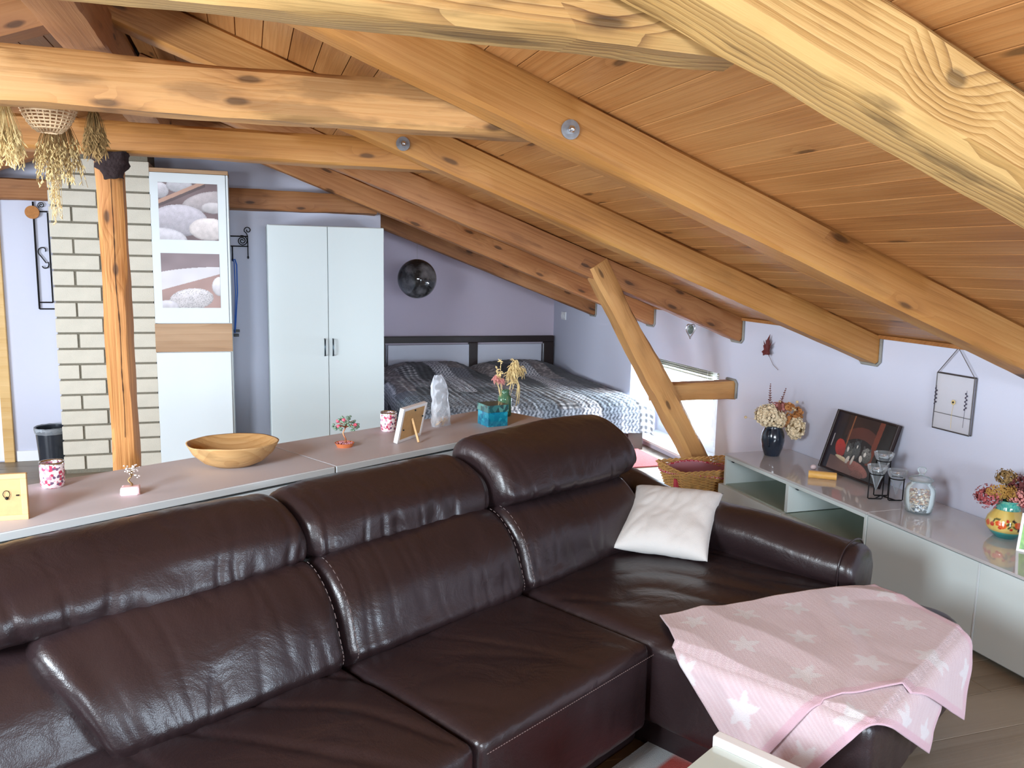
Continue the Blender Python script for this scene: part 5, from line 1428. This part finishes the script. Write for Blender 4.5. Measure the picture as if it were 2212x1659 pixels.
for r in range(30):
    z = .006+r*.0084; pts = dense(bring(z), nst)
    c = [(x, y) for x, y in pts]; row_ = []
    for j, (x, y) in enumerate(c):
        L_ = hypot(x, y); o_ = .0035*(1 if (j//2+r) % 2 else -1); row_.append((x*(1+o_/L_), y*(1+o_/L_), z))
    wk.tube(row_, .0042, 5, closed=True)
wk.build('woven_side', M_wicker, t, smooth=True)
wk = MB()
pb, pt_ = dense(bring(.0), nst), dense(bring(.258), nst)
for j in range(0, nst, 4): wk.tube([(pb[j][0], pb[j][1], 0), (pt_[j][0], pt_[j][1], .258)], .003, 5)
wk.build('stakes', M_wicker, t)
wk = MB(); pts = dense(bring(.262), 160)
for ph in (0, pi): wk.tube([(x*(1+.02*cos(j*pi/4+ph)), y*(1+.02*cos(j*pi/4+ph)), .262+.006*sin(j*pi/4+ph)) for j, (x, y) in enumerate(pts)], .005, 6, closed=True)
wk.build('braided_rim', M_wicker, t, smooth=True)
MB().box((-.16, -.10, .004), (.16, .10, .012)).build('bottom', M_wicker, t)
ln_ = MB(); vs = []; K = 8; n = 100
for k in range(K+1):
    z = .25-.16*k/K+.0; P_ = dense(bring(max(.02, z), -.010-.02*(k/K)), n)
    for j, (x, y) in enumerate(P_): vs.append((x, y, z-.035*(.5+.5*sin(j*2*pi/n*3+1))*(1-k/K)+.004*nz(j*.4, k)))
ln_.add(vs, [(i*n+j, i*n+(j+1) % n, (i+1)*n+(j+1) % n, (i+1)*n+j) for i in range(K) for j in range(n)]+[tuple(K*n+j for j in range(n))])
ln_.build('lining', M_mauve, t, smooth=True)
tr_ = MB(); P_ = dense(bring(.25, -.006), 140)
tr_.tube([(x, y, .252-.035*(.5+.5*sin(j*2*pi/140*3+1))+.003*sin(j*1.9)) for j, (x, y) in enumerate(P_)], .006, 6, closed=True); tr_.build('gingham_trim', mosaic('gingham', [(206, 60, 80), (240, 200, 206), (196, 50, 70), (236, 150, 160)], 160, rough=.9), t, smooth=True)
MB().box((-.246, -.085, .150), (-.228, -.055, .205)).build('red_tab', M_red, t)

# ---- basket lamp and dried grasses hanging by the collar beam
t = thing('hanging_basket', 'woven basket hung upside down between bunches of dried grass, top left', 'basket', (-.545, 2.78, 1.815))
hb_ = MB()
for k in range(14):
    z = .010+.009*k; r_ = .082*sqrt(max(.05, 1-((.13-z)/.14)**2))
    hb_.tube([(r_*cos(a*pi/18)*(1+.03*(-1)**(a+k)), r_*sin(a*pi/18)*(1+.03*(-1)**(a+k)), z) for a in range(36)], .0033, 4, closed=True)
for a in range(24):
    hb_.tube([(.082*sqrt(max(.02, 1-((.13-z)/.14)**2))*cos(a*pi/12), .082*sqrt(max(.02, 1-((.13-z)/.14)**2))*sin(a*pi/12), z) for z in [.0+.013*i for i in range(11)]], .0025, 4)
hb_.build('woven_shell', M_wickerl, t, smooth=True)
MB().tube([(.0, 0, .0), (.02, .0, -.003), (-.03, .03, .004)], .0025, 4).build('loose_cane', M_wickerl, t)
def bunch(name, lab, c, n, L_, spread, m, headm, seed, hs=.012):
    r_ = random.Random(seed); t = thing(name, lab, 'dried grass', c); st_ = MB(); hh_ = MB()
    for i in range(n):
        a = r_.uniform(0, 6.28); s_ = spread*sqrt(r_.random()); l = L_*r_.uniform(.45, 1)
        e = Vector((s_*cos(a), s_*sin(a), -l)); p0 = Vector((s_*.35*cos(a), s_*.35*sin(a), .02))
        st_.tube(arc(p0, e, (r_.uniform(-.01, .01), r_.uniform(-.01, .01), 0), 5), .0008, 3, cap=False)
        for k in range(5):
            p = p0.lerp(e, r_.uniform(.6, 1)); q_ = p+Vector((r_.uniform(-1, 1), r_.uniform(-1, 1), -1.3)).normalized()*hs*r_.uniform(.6, 1.5)
            hh_.tube([p, (p+q_)/2, q_], [.0006, .0022, .0005], 4, cap=False)
    o = st_.build('stalks', m, t); o['kind'] = 'stuff'; o = hh_.build('ears', headm, t); o['kind'] = 'stuff'; return t
bunch('dried_grass_bunch', 'straw coloured grass bunch hanging at the far left edge', (-.655, 2.72, 1.87), 150, .17, .06, M_straw, M_straw, 1, .016)
bunch('dried_grass_bunch', 'brownish grass bunch hanging below the basket', (-.545, 2.90, 1.86), 150, .19, .075, M_strawd, M_straw, 2)
bunch('dried_grass_bunch', 'dark seed bunch hanging right of the basket, before the lower collar beam', (-.430, 2.80, 1.87), 110, .115, .035, M_strawd, M_strawd, 3, .02)
bunch('dried_grass_bunch', 'thin pale grass wisps hanging lowest at left, near the chimney edge', (-.575, 2.95, 1.80), 26, .24, .02, M_straw, M_petal2, 4, .01)
t = bunch('dried_grass_bunch', 'upright straw stalks above the broad collar beam, top left corner', (-.665, 2.62, 2.17), 60, .19, .022, M_straw, M_straw, 6)
db = MB(); vs = []; n = 24
for k in range(9):
    z = 0-.012*k
    for j in range(n):
        a = 2*pi*j/n; r_ = (.068-.005*k)*(1+.45*nz(cos(a)*1.6, sin(a)*1.6, k*.5)); vs.append((r_*cos(a)*1.15, r_*sin(a)*.6, z+.012*nz(a, k*.6)))
db.add(vs, [(i*n+j, i*n+(j+1) % n, (i+1)*n+(j+1) % n, (i+1)*n+j) for i in range(8) for j in range(n)]+[tuple(range(n)), tuple(8*n+j for j in range(n))])
o = db.build('hanging_cloth', M_darkb, loc=(-.487, 3.53, 1.848), smooth=True); tag(o, 'crumpled dark brown cloth hanging at the top of the upright post', 'cloth')
